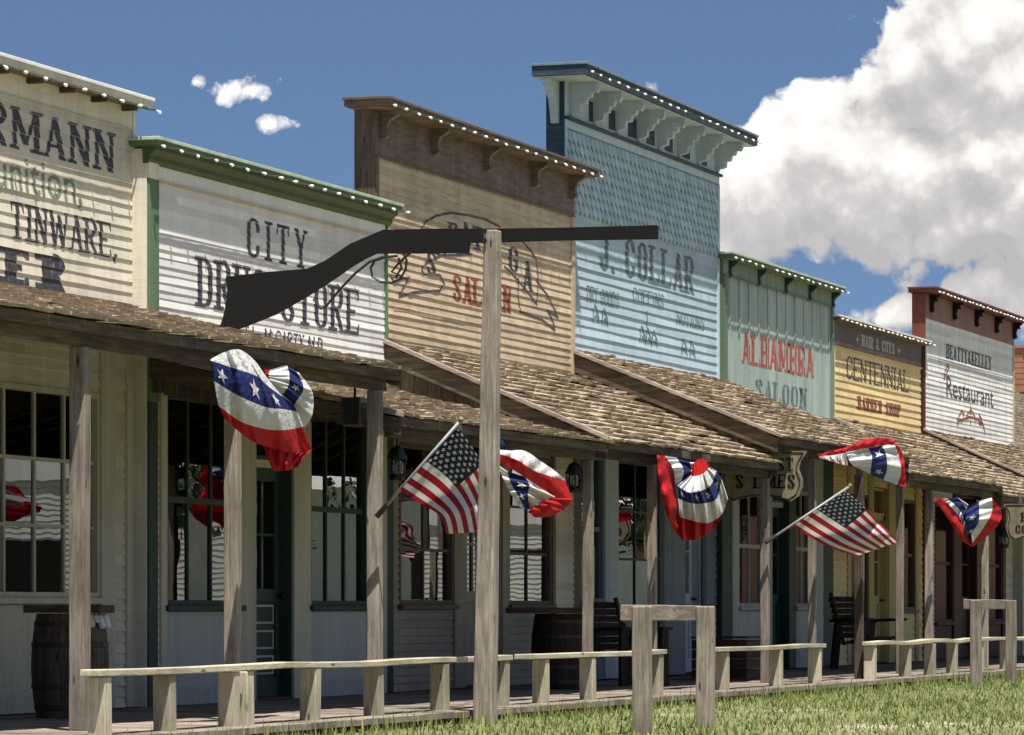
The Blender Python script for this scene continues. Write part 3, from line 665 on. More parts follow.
# ================================================================== 5 second saloon
b5=thing('saloon',(B[4],0,0),'grey-green board-and-batten saloon with red and dark green lettering','saloon','false-front buildings in the row')
xa,xb=B[4],B[5]; S=Siding(.11,.012,0,5)
m=MB(); m.box(xa,xb,-.004,.006,3.3,5.12,'sage_board',1)
x=xa+.35; BE=[]
while x<xb-.1: BE.append(x); m.box(x,x+.045,-.017,-.004,3.3,5.12,'sage_board',.55); x+=.49
m.build('wall',b5)
backing(b5,xa,xb,3.4,5.3,'sage_frieze','green_paint')
m=MB(); m.box(xa,xb,-.034,.006,5.12,5.335,'sage_frieze',.9); m.box(xa,xb,-.05,-.034,5.11,5.13,'green_paint'); m.boards('frieze',b5)
m=MB(); m.box(xa-.0,xa+.17,-.045,.02,2.7,5.11,'green_paint',1); m.box(xb-.1,xb,-.045,.02,3.3,5.11,'sage_frieze'); m.boards('corner_board',b5)
cornice(b5,xa,xb,5.377,.18,.10,.045,'green_paint','green_paint',lip='pale_green')
for px in (727,756,783,807,830): bracket(b5,X(px),.08,5.32,.15,.22,'dark_green',0)
tx=MB(); FL=Battens(-.004,-.017,BE,.045)
slab(FL,tx,'ALHAMBRA',X(742),X(813),4.05,4.45,'lettering_red',wt=.33,gap=.22,th=.09); slab(FL,tx,'SALOON',X(755),X(806),3.60,3.88,'lettering_bluegrey',wt=.34,gap=.26); tx.split('lettering',b5)
front(b5,S,[('trim',719.5,730,'dark_green'),('trim',730,737,'grey_panel'),('win',737,764,.85,2.45,2,2,'grey_panel','grey_panel',{}),('trim',764,770,'grey_panel'),('door',770,787,2.2,'dark_green',None,'grey_panel'),('trim',787,794,'dark_green'),('win',794,811,.85,2.45,2,2,'grey_panel','grey_panel',{}),('trim',811,821,'grey_panel'),('trim',821,831,'dark_green')],3.4,'slate_paint')
shell(b5,xa,xb,5,3.8,'sage_board')
porch(b5,B[4],B[5]-.02,3.50,2.55,2.49,[900,929,985],pw=.09,left=.16,seed=15)
lights(xa-.08,xb+.1,5.34,.19,.33,'white bulbs along the pale green cornice of the grey-green saloon')
# ================================================================== 6 barber shop
b6=thing('barber_shop',(B[5],0,0),'low yellow clapboard barber shop with peeling brown frieze','shop','false-front buildings in the row')
xa,xb=B[5],B[6]; S=Siding(.108,.014,0,6)
m=MB(); S.lay(m,xa+.05,xb-.12,3.3,4.57,'yellow_board'); m.build('wall',b6)
backing(b6,xa,xb,3.4,4.93,'yellow_board','yellow_board')
m=MB(); m.box(xa,xb,-.022,.006,4.655,4.94,'peeled_brown',1); m.box(xa,xb,-.018,.006,4.58,4.655,'peeled_pink',1); m.box(xa,xb,-.035,-.018,4.56,4.582,'yellow_board'); m.boards('frieze',b6)
m=MB(); m.box(xa,xa+.06,-.04,.02,2.8,4.57,'yellow_board'); m.box(xb-.12,xb,-.04,.02,3.0,4.9,'dark_red'); m.boards('corner_board',b6)
cornice(b6,xa,xb,4.98,.13,.08,.04,'peeled_brown','brown_trim',lip='white_trim')
tx=MB(); slab(S,tx,'CENTENNIAL',X(846),X(908),4.15,4.48,'lettering_black',wt=.2,gap=.22); slab(S,tx,'BARBER SHOP',X(857),X(900),3.74,3.93,'lettering_rust',wt=.42,gap=.2,th=.12)
slab(Flat(-.022),tx,'HAIR & CUTS',X(860),X(893),4.67,4.84,'lettering_pale',wt=.4,gap=.2,th=.12)
for px in (855.5,897): 
    tx.mark(); xx=X(px); stroke(Flat(-.022),tx,[(xx-.1,4.75),(xx+.1,4.75)],.04,'lettering_pale'); stroke(Flat(-.022),tx,[(xx,4.68),(xx,4.82)],.04,'lettering_pale',.0075)
tx.split('lettering',b6)
front(b6,S,[('clap',832.2,846,'yellow_board'),('trim',846,849,'yellow_trim'),('win',849,867,.5,2.5,1,2,'brown_trim','brown_trim',{}),('trim',867,872,'yellow_trim'),('door',872,887,2.15,'yellow_trim',None,'yellow_trim'),('trim',887,895,'yellow_trim'),('win',895,914,.8,2.5,2,2,'brown_trim','clap',{'umat':'yellow_board'}),('trim',914,917,'yellow_trim'),('clap',917,921.8,'yellow_board')],3.4,'yellow_board')
shell(b6,xa,xb,4.8,3.6,'yellow_board')
porch(b6,B[5],B[6]-.02,3.55,2.42,2.49,[1040],pw=.09,left=.15,seed=16)
lights(xa-.05,xb+.06,4.955,.14,.28,'white bulbs along the low yellow barber shop roofline')
plane(.15)
# ================================================================== 7 restaurant
b7=thing('restaurant',(B[6],0,0),'white clapboard restaurant with reddish frieze and black brackets at the far right','restaurant','false-front buildings in the row')
xa,xb=B[6],B[7]; S=Siding(.074,.009,0,7)
m=MB(); S.lay(m,xa+.02,xb,3.4,5.38,'white_board'); m.build('wall',b7)
backing(b7,xa,xb,3.5,5.76,'white_board','red_paint')
m=MB(); m.box(xa,xb,-.02,.006,5.38,5.77,'oxblood_frieze',1); m.boards('frieze',b7)
m=MB(); m.box(xb-.07,xb,-.03,.02,3.2,5.38,'cream_trim'); m.boards('corner_board',b7)
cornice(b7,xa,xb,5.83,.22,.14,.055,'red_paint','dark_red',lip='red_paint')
for px in (929,952,974,994,1012): bracket(b7,X(px),.09,5.76,.18,.28,'black_sheet',2)
tx=MB(); slab(S,tx,'BEATTY&KELLEY',X(946),X(991),4.84,5.07,'lettering_black',wt=.34,gap=.22,th=.1)
fonttext(S,tx,'Restaurant',X(946),X(993),4.22,4.56,'lettering_black')
tx.mark(); zo=lambda L:[(X(935+a/6.68),Z(935+a/6.68,330+b/6.68)) for a,b in L]
for L in ([(150,650),(145,600),(175,540),(190,560),(180,610),(160,600)],[(235,490),(235,640)],[(200,600),(215,560),(235,530),(260,570),(270,610)],[(290,560),(310,600),(300,640),(285,600),(295,570),(320,640),(330,690),(322,640)],[(150,610),(200,590),(235,580),(290,600),(320,640)]): stroke(S,tx,zo(L),.035,'lettering_rust')
stroke(S,tx,zo([(55,330),(60,280),(80,225),(92,250),(70,290),(58,330)]),.03,'lettering_rust',.0085)
tx.split('lettering',b7)
front(b7,S,[('clap',925.2,934,'white_board'),('win',934,952,.6,2.5,1,2,'dark_red','dark_red',{'curtain':.5}),('trim',952,960,'dark_red'),('door',960,976,2.2,'dark_red',None,'dark_red'),('win',976,1001,.6,2.5,2,2,'dark_red','dark_red',{'curtain':-.3}),('trim',1001,1004,'dark_red'),('clap',1004,1012.8,'cream_board')],3.5,'white_board')
shell(b7,xa,xb,5.4,4.0,'white_board')
porch(b7,B[6],B[7]-.02,3.62,2.50,2.45,[1075],pw=.09,left=.16,seed=17)
lights(xa-.08,xb+.12,5.79,.232,.27,'white bulbs along the dark red cornice of the far white restaurant')
plane(0)
# ================================================================== 8 gabled house behind, at the far right
xa=B[7]+.05; xb=xa+27
b8=thing('gabled_house',(xa,0,0),'long brown shingled house with brick chimney just past the white restaurant','house')
S=Siding(.1,.012,0,8); m=MB(); S.lay(m,xa,xb,0,3.6,'cream_board'); m.box(xa,xb,.006,.1,0,3.6,'cream_board'); m.box(xa,xa+.1,.1,9,0,3.6,'cream_board'); m.box(xb-.1,xb,.1,9,0,3.6,'cream_board'); m.build('wall',b8)
window(b8,xa+1.2,xa+2.6,.9,2.4,2,2,'cream_trim',y=-.08)
m=MB(); zr=5.72
m.face([(xa-.2,.0,3.55),(xb+.2,0,3.55),(xb+.2,3.2,zr),(xa-.2,3.2,zr)],'shake_y'); m.face([(xa-.2,.0,3.49),(xb+.2,0,3.49),(xb+.2,3.2,zr-.06),(xa-.2,3.2,zr-.06)],'shake_y'); m.face([(xa-.2,3.2,zr),(xb+.2,3.2,zr),(xb+.2,8,3.55),(xa-.2,8,3.55)],'shake_y')
rf=m.build('roof',b8)
random.seed(5); m=MB()
for i in range(24):
    y=3.2*i/24; z=3.55+(zr-3.55)*i/24; x=xa-.2
    while x<xb: w=rr(.1,.25); m.box(x,x+w-.01,y-.02,y+.16,z+.0,z+.035+rr(0,.02),'shake_y'); x+=w
m.build('shakes',rf)
m=MB(); cx=X(1019,-2.6)
for i in range(13):
    for j in range(3): m.box(cx-.34+j*.23+(.02 if i%2 else 0),cx-.34+j*.23+.215,2.45+(.02 if i%2 else 0),2.95,5.45+i*.058,5.45+i*.058+.05,'brick_red')
m.box(cx-.335,cx+.335,2.455,2.945,5.3,6.2,'brick_red',.3); m.box(cx-.38,cx+.40,2.40,3.0,6.2,6.26,'brick_red'); m.build('chimney',rf)
m=MB(); m.hexa([(xa-.22,.0,3.45),(xa-.18,.0,3.45),(xa-.18,3.2,zr-.1),(xa-.22,3.2,zr-.1),(xa-.22,0,3.6),(xa-.18,0,3.6),(xa-.18,3.2,zr+.05),(xa-.22,3.2,zr+.05)],'navy_paint'); m.build('bargeboard',rf)
porch(b8,xa,xa+8,3.4,2.45,2.3,[1100],pw=.09,seed=18)
# ================================================================== ground and boardwalk
m=MB(); m.face([(-400,-400,-.1),(900,-400,-.1),(900,500,-.1),(-400,500,-.1)],'street_ground'); tag(m.build('ground'),kind='structure')
random.seed(3); m=MB(); x=B[0]-2
while x<B[7]+9: w=.19; m.box(x,x+w-.008,-3.02+rr(-.03,.02),.0,-.05,rr(-.006,0),'grey_timber_y'); x+=w
m.box(B[0]-2,B[7]+9,-2.95,0,-.2,-.055,'brown_timber_x'); tag(m.build('boardwalk'),kind='structure')
ng=120000; rng=np.random.default_rng(4); gx=rng.uniform(20,75,ng); gd=rng.uniform(3.1,12.5,ng); keep=rng.random(ng)<np.clip(.45+.5*np.sin(gx*.7)*np.cos(gd*1.3)+.25,.45,1); gx=gx[keep]; gd=gd[keep]; ng=len(gx)
h=rng.uniform(.02,.075,ng); wd=rng.random(ng)<.02; gd=np.where(rng.random(ng)<.05,3.06+rng.random(ng)**2*.35,gd); h=np.where(wd|((gd<3.3)&(rng.random(ng)<.35)),h*2.2+.03,h); a=rng.uniform(0,6.28,ng); w=rng.uniform(.004,.010,ng); lx=rng.normal(0,.02,ng); ly=rng.normal(0,.02,ng)
v=np.empty((ng,3,3)); v[:,0]=np.stack([gx-w*np.cos(a),-gd-w*np.sin(a),np.full(ng,-.1)],1); v[:,1]=np.stack([gx+w*np.cos(a),-gd+w*np.sin(a),np.full(ng,-.1)],1); v[:,2]=np.stack([gx+lx,-gd+ly,-.1+h],1)
me=bpy.data.meshes.new('grass'); me.from_pydata(v.reshape(-1,3).tolist(),[],np.arange(ng*3).reshape(-1,3).tolist())
mm,nt,p,o=newmat('grass_blades'); at=N(nt,'ShaderNodeAttribute',attribute_name='tone'); nt.links.new(ramp(nt,at.outputs['Fac'],[(0,(.07,.105,.02)),(.6,(.15,.195,.04)),(1,(.30,.28,.11))]),p.inputs['Base Color']); p.inputs['Roughness'].default_value=.8
me.materials.append(mm); ta=me.attributes.new('tone','FLOAT','FACE'); ta.data.foreach_set('value',rng.random(ng)); g=bpy.data.objects.new('grass',me); C.objects.link(g); tag(g,'short lawn grass in front of the boardwalk','grass',kind='stuff')
# ================================================================== low rails on the boardwalk edge
def lowrail(px0,px1,stubs,label,wave=0):
    D=2.75; x0,x1=X(px0,D),X(px1,D); t=thing('low_rail',(x0,-D,0),label,'rail','low timber rails along the boardwalk')
    m=MB(); n=max(3,int((x1-x0)/.8)); m.bar((x0,-D,.415),(x1,-D,.415),.15,.045,'pine_x',seg=n,wob=.012); m.build('top_plank',t,bevel=.006)
    for s in stubs:
        xx=X(s,D); m=MB(); w=rr(.11,.14); m.bar((xx,-D,-.04),(xx+rr(-.02,.02),-D,.388),w,.13,'pine_z',up=(0,1,0)); m.build('stub_post',t,bevel=.008)
lowrail(90,236,(100,165,229),'low pale timber rail at the left, in front of the drug store')
lowrail(239,505,(243,310,374,440,500),'long low pale rail between the drug store door and the rifle sign post')
lowrail(522,660,(541,588,655),'low pale rail in front of the barrel and slatted chair')
lowrail(713,820,(722,776,815),'low pale rail right of the nearer hitching frame')
lowrail(868,1060,(870,905,930,952,978,1005,1040),'far low rail on many short stubs at the right')
# ================================================================== hitching frames
def hitch(px0,px1,D,top,label,pw):
    x0,x1=X(px0,D),X(px1,D); t=thing('hitching_frame',(x0,-D,-.1),label,'hitching post','hitching frames in the street')
    for xx in (x0+pw/2,x1-pw/2):
        m=MB(); m.bar((xx,-D,-.15),(xx+rr(-.01,.01),-D,top-.005),pw,pw,'grey_timber_z',up=(0,1,0),seg=3,wob=.004); m.build('post',t,bevel=.01)
    m=MB(); m.bar((x0-.12,-(D-pw*.5-.03),top-.055),(x1+.04,-(D-pw*.5-.03),top-.06),.055,.12,'grey_timber_x',seg=4,wob=.004); m.build('crossbeam',t,bevel=.008)
hitch(640,708,5.25,.862,'larger grey hitching frame in the middle, nearer the camera',.125)
hitch(975,1012,3.7,.94,'smaller grey hitching frame at the far right on the grass',.125)
# ================================================================== rifle sign
Dp=3.2; xp=X(489,Dp); sg=thing('rifle_sign',(xp,-Dp,-.1),'tall grey timber post carrying a giant black rifle silhouette','sign')
m=MB(); m.bar((xp-.005,-Dp+.03,-.3),(xp,-Dp-.03,Z(491,231,Dp)),.175,.165,'grey_timber_z',up=(0,1,0),w2=.125,h2=.12,seg=8,wob=.006); m.build('post',sg,bevel=.012)
xg=xp+.105
def G(px,py): d=DX(px,xg); return (-d,Z(px,py,d))
out=[(226,277),(270,272),(307,269),(325,261),(350,244),(383,230),(430,229),(482,229),(560,228),(657,225.5),(657,238.5),(560,240),(468,242.5),(468,252.5),(420,253),(376,253),(365,258),(350,267),(330,281),(305,297),(275,314),(245,326),(217,336),(223,318),(227,300),(227.5,288)]
m=MB(); m.prism([G(*p) for p in out],'x',xg,xg+.035,'black_sheet',.8); m.build('rifle_silhouette',sg,bevel=.003)
m=MB()
for L in ([(398,256),(387,257),(375,261),(371,268),(373,277),(381,282),(392,283),(401,279),(406,270),(407,260),(404,254)],[(384,257),(370,262),(355,274),(340,290),(326,307),(321,309),(314,299)],[(399,258),(402,268),(396,278)],[(412,252),(400,262),(392,272),(402,276)]):
    m.tube([(xg-.01,*G(*p)) for p in L],.011,'black_metal',6)
m.build('trigger_loop',sg)
for dz in (.03,-.05):
    m=MB(); zz_=Z(491,236,Dp)+dz; m.tube([(xp-.085,-Dp+.01,zz_),(xg+.05,-Dp+.01,zz_)],.011,'black_metal',6); m.tube([(xp-.088,-Dp+.01,zz_),(xp-.078,-Dp+.01,zz_)],.022,'black_metal',6); m.build('bolt',sg)
# ================================================================== cloth
def interp(rows,u):
    """Catmull-Rom through a row of points"""
    n=len(rows)-1; t=u*n; i=min(int(t),n-1); f=t-i
    p=[rows[max(i-1,0)],rows[i],rows[i+1],rows[min(i+2,n)]]
    return tuple(.5*((2*p[1][k])+(-p[0][k]+p[2][k])*f+(2*p[0][k]-5*p[1][k]+4*p[2][k]-p[3][k])*f*f+(-p[0][k]+3*p[1][k]-3*p[2][k]+p[3][k])*f**3) for k in range(len(p[1])))
def patch(mb,rows,vs,cols,D,pleats=5,amp=.03,bulge=.12,stars=(),nu=48,og=(0,0,1),dd=(0,0),starmat='cloth_white',ph=0,skirt=True):
    """rows: rows of zoom points at heights vs; colour i fills between vs[i] and vs[i+1]"""
    ox,oy,sc=og
    def S_(u,v):
        for i in range(len(vs)-1):
            if v<=vs[i+1] or i==len(vs)-2: break
        f=(v-vs[i])/(vs[i+1]-vs[i]); a=interp(rows[i],u); b=interp(rows[i+1],u)
        px=ox+(a[0]+(b[0]-a[0])*f)/sc; py=oy+(a[1]+(b[1]-a[1])*f)/sc
        pl=amp*math.sin(u*pleats*2*math.pi+ph+1.2*math.sin(v*3+ph))*(.35+v)+amp*.5*math.sin(u*pleats*4.7*math.pi+v*4+ph)
        d=D+dd[0]*u+dd[1]*v+bulge*math.sin(math.pi*min(1,max(0,u)))*math.sin(math.pi*(.15+.8*v))+pl
        return px,py,d
    def W3(u,v,o=0):
        px,py,d=S_(u,v); return PT(px,py,d+o)
    base=len(mb.v); seq=[]
    for i in range(len(vs)-1):
        nv=max(3,int((vs[i+1]-vs[i])*26)); 
        for j in range(nv): seq.append((vs[i]+(vs[i+1]-vs[i])*j/nv,i))
    seq.append((vs[-1],len(vs)-2))
    for (v,i) in seq:
        for k in range(nu+1): mb.v.append(tuple(W3(k/nu,v)))
    for r in range(len(seq)-1):
        m_=mb.mi(cols[seq[r][1]])
        for k in range(nu):
            a=base+r*(nu+1)+k; mb.f.append((a,a+1,a+nu+2,a+nu+1)); mb.m.append(m_); mb.t.append(.5)
    for (su,sv,ru,rv,rot) in stars:
        for i in range(5):       # five kites make a star
            def sp(a,r): return W3(su+ru*r*math.sin(a),sv+rv*r*math.cos(a),.006)
            a0=rot+i*2*math.pi/5; q=[W3(su,sv,.006),sp(a0-math.pi/5,.42),sp(a0,1),sp(a0+math.pi/5,.42)]
            mb.face(q,starmat,.5)
    return W3
R_,W_,B_='cloth_red','cloth_white','cloth_blue'
def bunting(px,py,D,label):
    p=PT(px,py,D); return thing('bunting_fan',tuple(p),label,'bunting','patriotic bunting fans on the porch eaves')
# fan 1
t=bunting(250,352,2.4,'largest bunting, blown open with long red lower edge, left of the rifle stock'); m=MB(); og=(190,340,5.25)
patch(m,[[(110,100),(185,62),(265,52),(350,120),(405,215)],[(108,108),(230,148),(350,190),(420,250),(540,335)],[(125,215),(250,290),(390,350),(480,362),(565,375)],[(150,345),(270,430),(400,468),(500,472),(595,455)],[(180,412),(300,515),(400,560),(530,590),(640,575)]],[0,.22,.46,.74,1],[W_,B_,W_,R_],2.55,3,.022,.18,stars=[(.12,.34,.055,.085,.3),(.44,.34,.055,.09,.5),(.74,.36,.05,.085,.4)],og=og)
patch(m,[[(390,150),(395,170),(402,190),(410,215),(420,260)],[(418,158),(414,180),(414,200),(430,235),(455,280)],[(510,132),(522,180),(520,230),(500,268),(470,305)],[(560,165),(592,230),(592,270),(560,320),(545,345)],[(572,172),(625,240),(648,300),(640,400),(600,462)]],[0,.12,.42,.66,1],[R_,W_,B_,W_],2.50,3,.02,.12,stars=[(.5,.54,.10,.075,.2)],og=og,ph=1.5)
patch(m,[[(382,545),(450,570),(540,590),(642,572)],[(400,600),(470,640),(530,640),(600,610)],[(436,688),(480,688),(520,682),(568,665)]],[0,.5,1],[R_,R_],2.50,2,.03,.06,og=og,ph=2)
ob=m.build('cloth',t,smooth=True)
# fan 2
t=bunting(540,450,2.4,'bunting blown sideways just right of the rifle sign post'); m=MB(); og=(370,410,4.655)
patch(m,[[(560,180),(640,188),(720,190),(790,235),(850,275),(905,320)],[(560,195),(640,215),(700,240),(760,280),(830,305),(908,328)],[(565,230),(640,265),(700,300),(770,345),(860,402),(942,412)]],[0,.4,1],[W_,R_],2.62,2.5,.025,.14,og=og)
patch(m,[[(590,250),(625,330),(660,400),(708,465)],[(640,285),(655,340),(690,400),(722,462)],[(720,310),(742,350),(735,395),(745,455)],[(770,345),(860,402),(800,430),(745,470)]],[0,.25,.55,1],[W_,B_,W_],2.50,3,.025,.05,stars=[(.35,.42,.12,.09,.2),(.7,.36,.10,.08,.8)],og=og,ph=1)
patch(m,[[(860,402),(825,418),(780,440),(735,475)],[(944,413),(915,455),(840,495),(765,500)]],[0,1],[R_],2.52,2,.02,.05,og=og,ph=2)
patch(m,[[(598,135),(615,140),(628,152)],[(596,190),(612,192),(628,192)]],[0,1],[B_],2.45,2,.015,.03,og=og)
m.build('cloth',t,smooth=True)
# fan 3
t=bunting(690,458,2.35,'round pleated bunting hanging below the eave above the nearer hitching frame'); m=MB(); og=(630,440,6.68)
patch(m,[[(180,100),(190,230),(220,400),(268,560),(345,668)],[(235,108),(292,240),(312,400),(335,520),(385,600)]],[0,1],[R_],2.42,2,.02,.08,og=og)
patch(m,[[(410,205),(430,150),(470,125),(505,135),(525,160)],[(400,235),(430,240),(465,235),(500,215),(530,180)],[(315,305),(390,350),(470,340),(540,300),(578,208)],[(322,390),(410,422),(500,422),(580,390),(612,260)],[(335,515),(430,542),(520,555),(610,500),(655,390)],[(345,668),(430,668),(510,632),(590,555),(655,402)]],[0,.15,.4,.6,.85,1],[R_,W_,B_,W_,R_],2.46,4.3,.03,.16,stars=[(.12,.5,.05,.07,0),(.38,.5,.05,.07,.4),(.62,.5,.05,.07,.2),(.85,.5,.04,.07,.2)],og=og)
patch(m,[[(232,105),(290,200),(300,300)],[(312,118),(358,200),(335,292)],[(400,148),(408,205),(395,250)],[(438,150),(425,190),(405,230)]],[0,.45,.85,1],[W_,B_,W_],2.44,2,.02,.06,og=og,ph=1)
m.build('cloth',t,smooth=True)
# fan 4
t=bunting(860,440,2.45,'wind-twisted bunting lying over the shake roof edge above the second flag'); m=MB(); og=(780,430,5.654)
patch(m,[[(215,138),(300,115),(380,95),(470,58),(560,42),(640,52)],[(215,152),(300,140),(370,125),(470,108),(560,90),(652,80)]],[0,1],[R_],2.62,3,.02,.05,og=og)
patch(m,[[(370,120),(385,160),(410,200),(437,215)],[(500,102),(520,150),(515,210),(510,250)],[(575,88),(600,140),(605,220),(585,282)],[(645,78),(672,150),(685,240),(662,310)],[(655,76),(692,130),(710,230),(711,327)]],[0,.32,.55,.88,1],[W_,B_,W_,R_],2.60,2,.025,.08,stars=[(.3,.44,.13,.075,.1),(.78,.44,.10,.07,.1)],og=og,ph=1)
patch(m,[[(215,150),(300,142),(372,128)],[(235,160),(310,182),(385,205)],[(250,165),(330,190),(437,214)]],[0,.6,1],[W_,R_],2.52,4,.03,.03,og=og)
m.build('cloth',t,smooth=True)
# fan 5
t=bunting(970,500,2.4,'heart-shaped bunting at the far right eave'); m=MB(); og=(920,480,6.125)
patch(m,[[(85,115),(180,250),(260,370),(320,410)],[(142,115),(232,212),(282,320),(318,386)]],[0,1],[R_],2.45,2,.02,.05,og=og)
patch(m,[[(140,113),(230,215),(282,322)],[(168,113),(248,190),(283,285)],[(232,108),(272,160),(286,235)],[(296,150),(288,200),(284,245)]],[0,.3,.8,1],[W_,B_,W_],2.44,3,.02,.05,og=og,ph=1)
patch(m,[[(290,165),(280,230),(282,290),(290,348)],[(362,128),(362,200),(356,265),(312,330)],[(440,108),(442,190),(400,275),(320,386)],[(442,113),(502,205),(455,305),(322,411)]],[0,.36,.72,1],[B_,W_,R_],2.50,2,.025,.08,stars=[(.42,.18,.10,.12,.1),(.86,.22,.07,.10,.1)],og=og,ph=2)
m.build('cloth',t,smooth=True)
# ================================================================== flags
def usflag(pole0,pole1,D0,D1,rows,Ds,label):
    a=PT(*pole0,D0); b=PT(*pole1,D1); t=thing('flag',tuple(a),label,'flag','national flags on angled poles')
    m=MB(); m.tube([a,b],.014,'grey_plastic',8); m.build('pole',t,smooth=True)
    m=MB(); m.lathe((b.x,b.y,b.z),[(.005,-.02),(.022,-.008),(.026,.005),(.018,.02),(.003,.03)],'sign_cream',10); m.build('finial',t,smooth=True)
    m=MB(); m.tube([a-(b-a)*.03,a+(b-a)*.1],.024,'black_metal',8); m.build('bracket',t)
    m=MB(); nu=60; nr=len(rows)-1
    def S_(u,v,o=0):
        cols=[interp(r,u) for r in rows]; px,py=interp(cols,v); dc=[interp([(q,) for q in r],u) for r in Ds]; d=interp(dc,v)[0]
        d+=(.045*math.sin(u*7.5+v*2.2)+.018*math.sin(u*17+v*5))*min(1,u*3)
        return PT(px,py,d+o)
    base=len(m.v); nv=26
    for j in range(nv+1):
        for i in range(nu+1): m.v.append(tuple(S_(i/nu,j/nv)))
    for j in range(nv):
        for i in range(nu):
            st=j//2; c='flag_navy' if (i<nu*.42 and st<7) else ('flag_red' if st%2==0 else 'cloth_white')
            k=base+j*(nu+1)+i; m.f.append((k,k+1,k+nu+2,k+nu+1)); m.m.append(m.mi(c)); m.t.append(.5)
    for r in range(9):
        for c in range(6 if r%2==0 else 5):
            su=.42*((c+.5)/6+(0 if r%2==0 else 1/12)); sv=(r+.6)/9.2*7/13
            for sgn in (.006,-.006):
                for i in range(5):
                    a0=i*2*math.pi/5; f=lambda an,q:S_(su+.029*q*math.sin(an),sv-.030*q*math.cos(an),sgn)
                    m.face([S_(su,sv,sgn),f(a0-math.pi/5,.42),f(a0,1),f(a0+math.pi/5,.42)],'cloth_white',.5)
    m.build('cloth',t,smooth=True)
usflag((379,514),(461,420),2.28,2.98,[[(458,427),(478,455),(490,490),(492,530)],[(429,459),(452,478),(470,505),(476,532)],[(400,490),(423,505),(441,517),(446,534)]],[[2.96,2.9,2.85,2.8],[2.72,2.78,2.8,2.75],[2.47,2.6,2.7,2.65]],'stars and stripes hanging beside the rifle sign post')
usflag((768,541),(850,486),2.25,3.05,[[(845,490),(862,504),(880,523),(899,542)],[(819,508),(840,522),(862,537),(880,548)],[(793,526),(812,538),(834,549),(857,556)]],[[2.99,2.95,2.9,2.9],[2.75,2.8,2.8,2.75],[2.5,2.6,2.65,2.65]],'stars and stripes flying nearly flat in front of the grey-green saloon')
# ================================================================== hanging signs
def hangsign(px0,px1,yt,yb,x,texts,label,scallop=True):
    d0,d1=DX(px0,x),DX(px1,x); z1=Z(px0,yt,d0); z0=Z(px1,yb,d1); t=thing('hanging_sign',(x,-(d0+d1)/2,z1),label,'sign'); w=d1-d0; h=z1-z0
    half=[(.5,1),(.5,.96),(.44,.80),(.42,.62),(.46,.42),(.46,.28),(.42,.1),(.33,.0),(.22,.06),(.08,.10)]
    P=[(-(d0+d1)/2-a*w,z0+b*h) for a,b in half]+[(-(d0+d1)/2+a*w,z0+b*h) for a,b in reversed(half)]
    m=MB(); m.prism(P,'x',x,x+.03,'sign_cream',.8); m.build('board',t)
    m=MB(); 
    for i in range(len(P)):
        a=P[i]; b=P[(i+1)%len(P)]; c=((-(d0+d1)/2),z0+h*.5); s=.93
        a=(c[0]+(a[0]-c[0])*s,c[1]+(a[1]-c[1])*s); b=(c[0]+(b[0]-c[0])*s,c[1]+(b[1]-c[1])*s)
        m.tube([(x-.002,*a),(x-.002,*b)],.006,'black_sheet',4)
    m.build('border',t)
    m=MB()
    for s,u0,u1,v0,v1 in texts: slab(Across(lambda a,b,o:(x-.002-o,-(d0+w*a),z0+h*b)),m,s,u0,u1,v0,v1,'black_sheet',wt=.34,gap=.25,th=.1)
    m.split('lettering',t)
    m=MB(); 
    for k in (.25,.75): m.tube([(x+.01,-(d0+w*k),z1-.02),(x+.01,-(d0+w*k),z1+.16)],.006,'black_metal',5)
    m.build('hook',t)
hangsign(716,806,452,501,44.25,[('FRONT ST',.13,.86,.60,.86),('S TIMES',.22,.88,.26,.54)],'cream scalloped hanging sign under the porch, half hidden by a post')
hangsign(1004,1062,504,540,55.4,[('BEER',.3,.8,.52,.76),('COOL A',.2,.8,.2,.42)],'small cream hanging sign with black letters at the right edge')
# ================================================================== porch lamps and speaker
def lantern(px,py,D,label,s=1.0):
    p=PT(px,py,D); t=thing('lantern',tuple(p),label,'lantern','black porch lanterns under the eaves')
    m=MB(); m.lathe(tuple(p),[(.02*s,.17*s),(.05*s,.15*s),(.085*s,.08*s),(.09*s,.06*s),(.03*s,.055*s)],'black_metal',12); m.lathe(tuple(p),[(.065*s,-.12*s),(.07*s,-.10*s),(.06*s,-.08*s)],'black_metal',12)
    for k in range(4): a=k*math.pi/2+.5; m.tube([p+Vector((.06*s*math.cos(a),.06*s*math.sin(a),-.1*s)),p+Vector((.075*s*math.cos(a),.075*s*math.sin(a),.07*s))],.008,'black_metal',5)
    m.build('housing',t); g=MB(); g.lathe(tuple(p),[(.05*s,-.09*s),(.06*s,0),(.055*s,.06*s)],'window_glass',12); g.build('globe',t,smooth=True)
    m=MB(); m.tube([p+Vector((0,0,.16*s)),p+Vector((0,0,.26*s))],.01,'black_metal',6); m.build('hook',t)
lantern(397,466,2.1,'black lantern under the drug store porch eave, behind the flag pole')
lantern(574,480,2.05,'black lantern near the post right of the second bunting')
lantern(1004,540,2.1,'small black lantern by the hanging sign at the right edge')
t=thing('loudspeaker',tuple(PT(355,412,1.9)),'dark grey box loudspeaker hung under the porch above the window','speaker')
p=PT(355,412,1.9); m=MB(); m.box(p.x-.1,p.x+.1,p.y-.085,p.y+.085,p.z-.12,p.z+.12,'speaker_grey'); m.build('cabinet',t,bevel=.012)
m=MB(); m.box(p.x-.108,p.x-.1,p.y-.07,p.y+.07,p.z-.105,p.z+.105,'black_metal'); m.build('grille',t); m=MB(); m.tube([p+Vector((0,0,.12)),p+Vector((0,0,.3))],.012,'black_metal'); m.build('bracket',t)
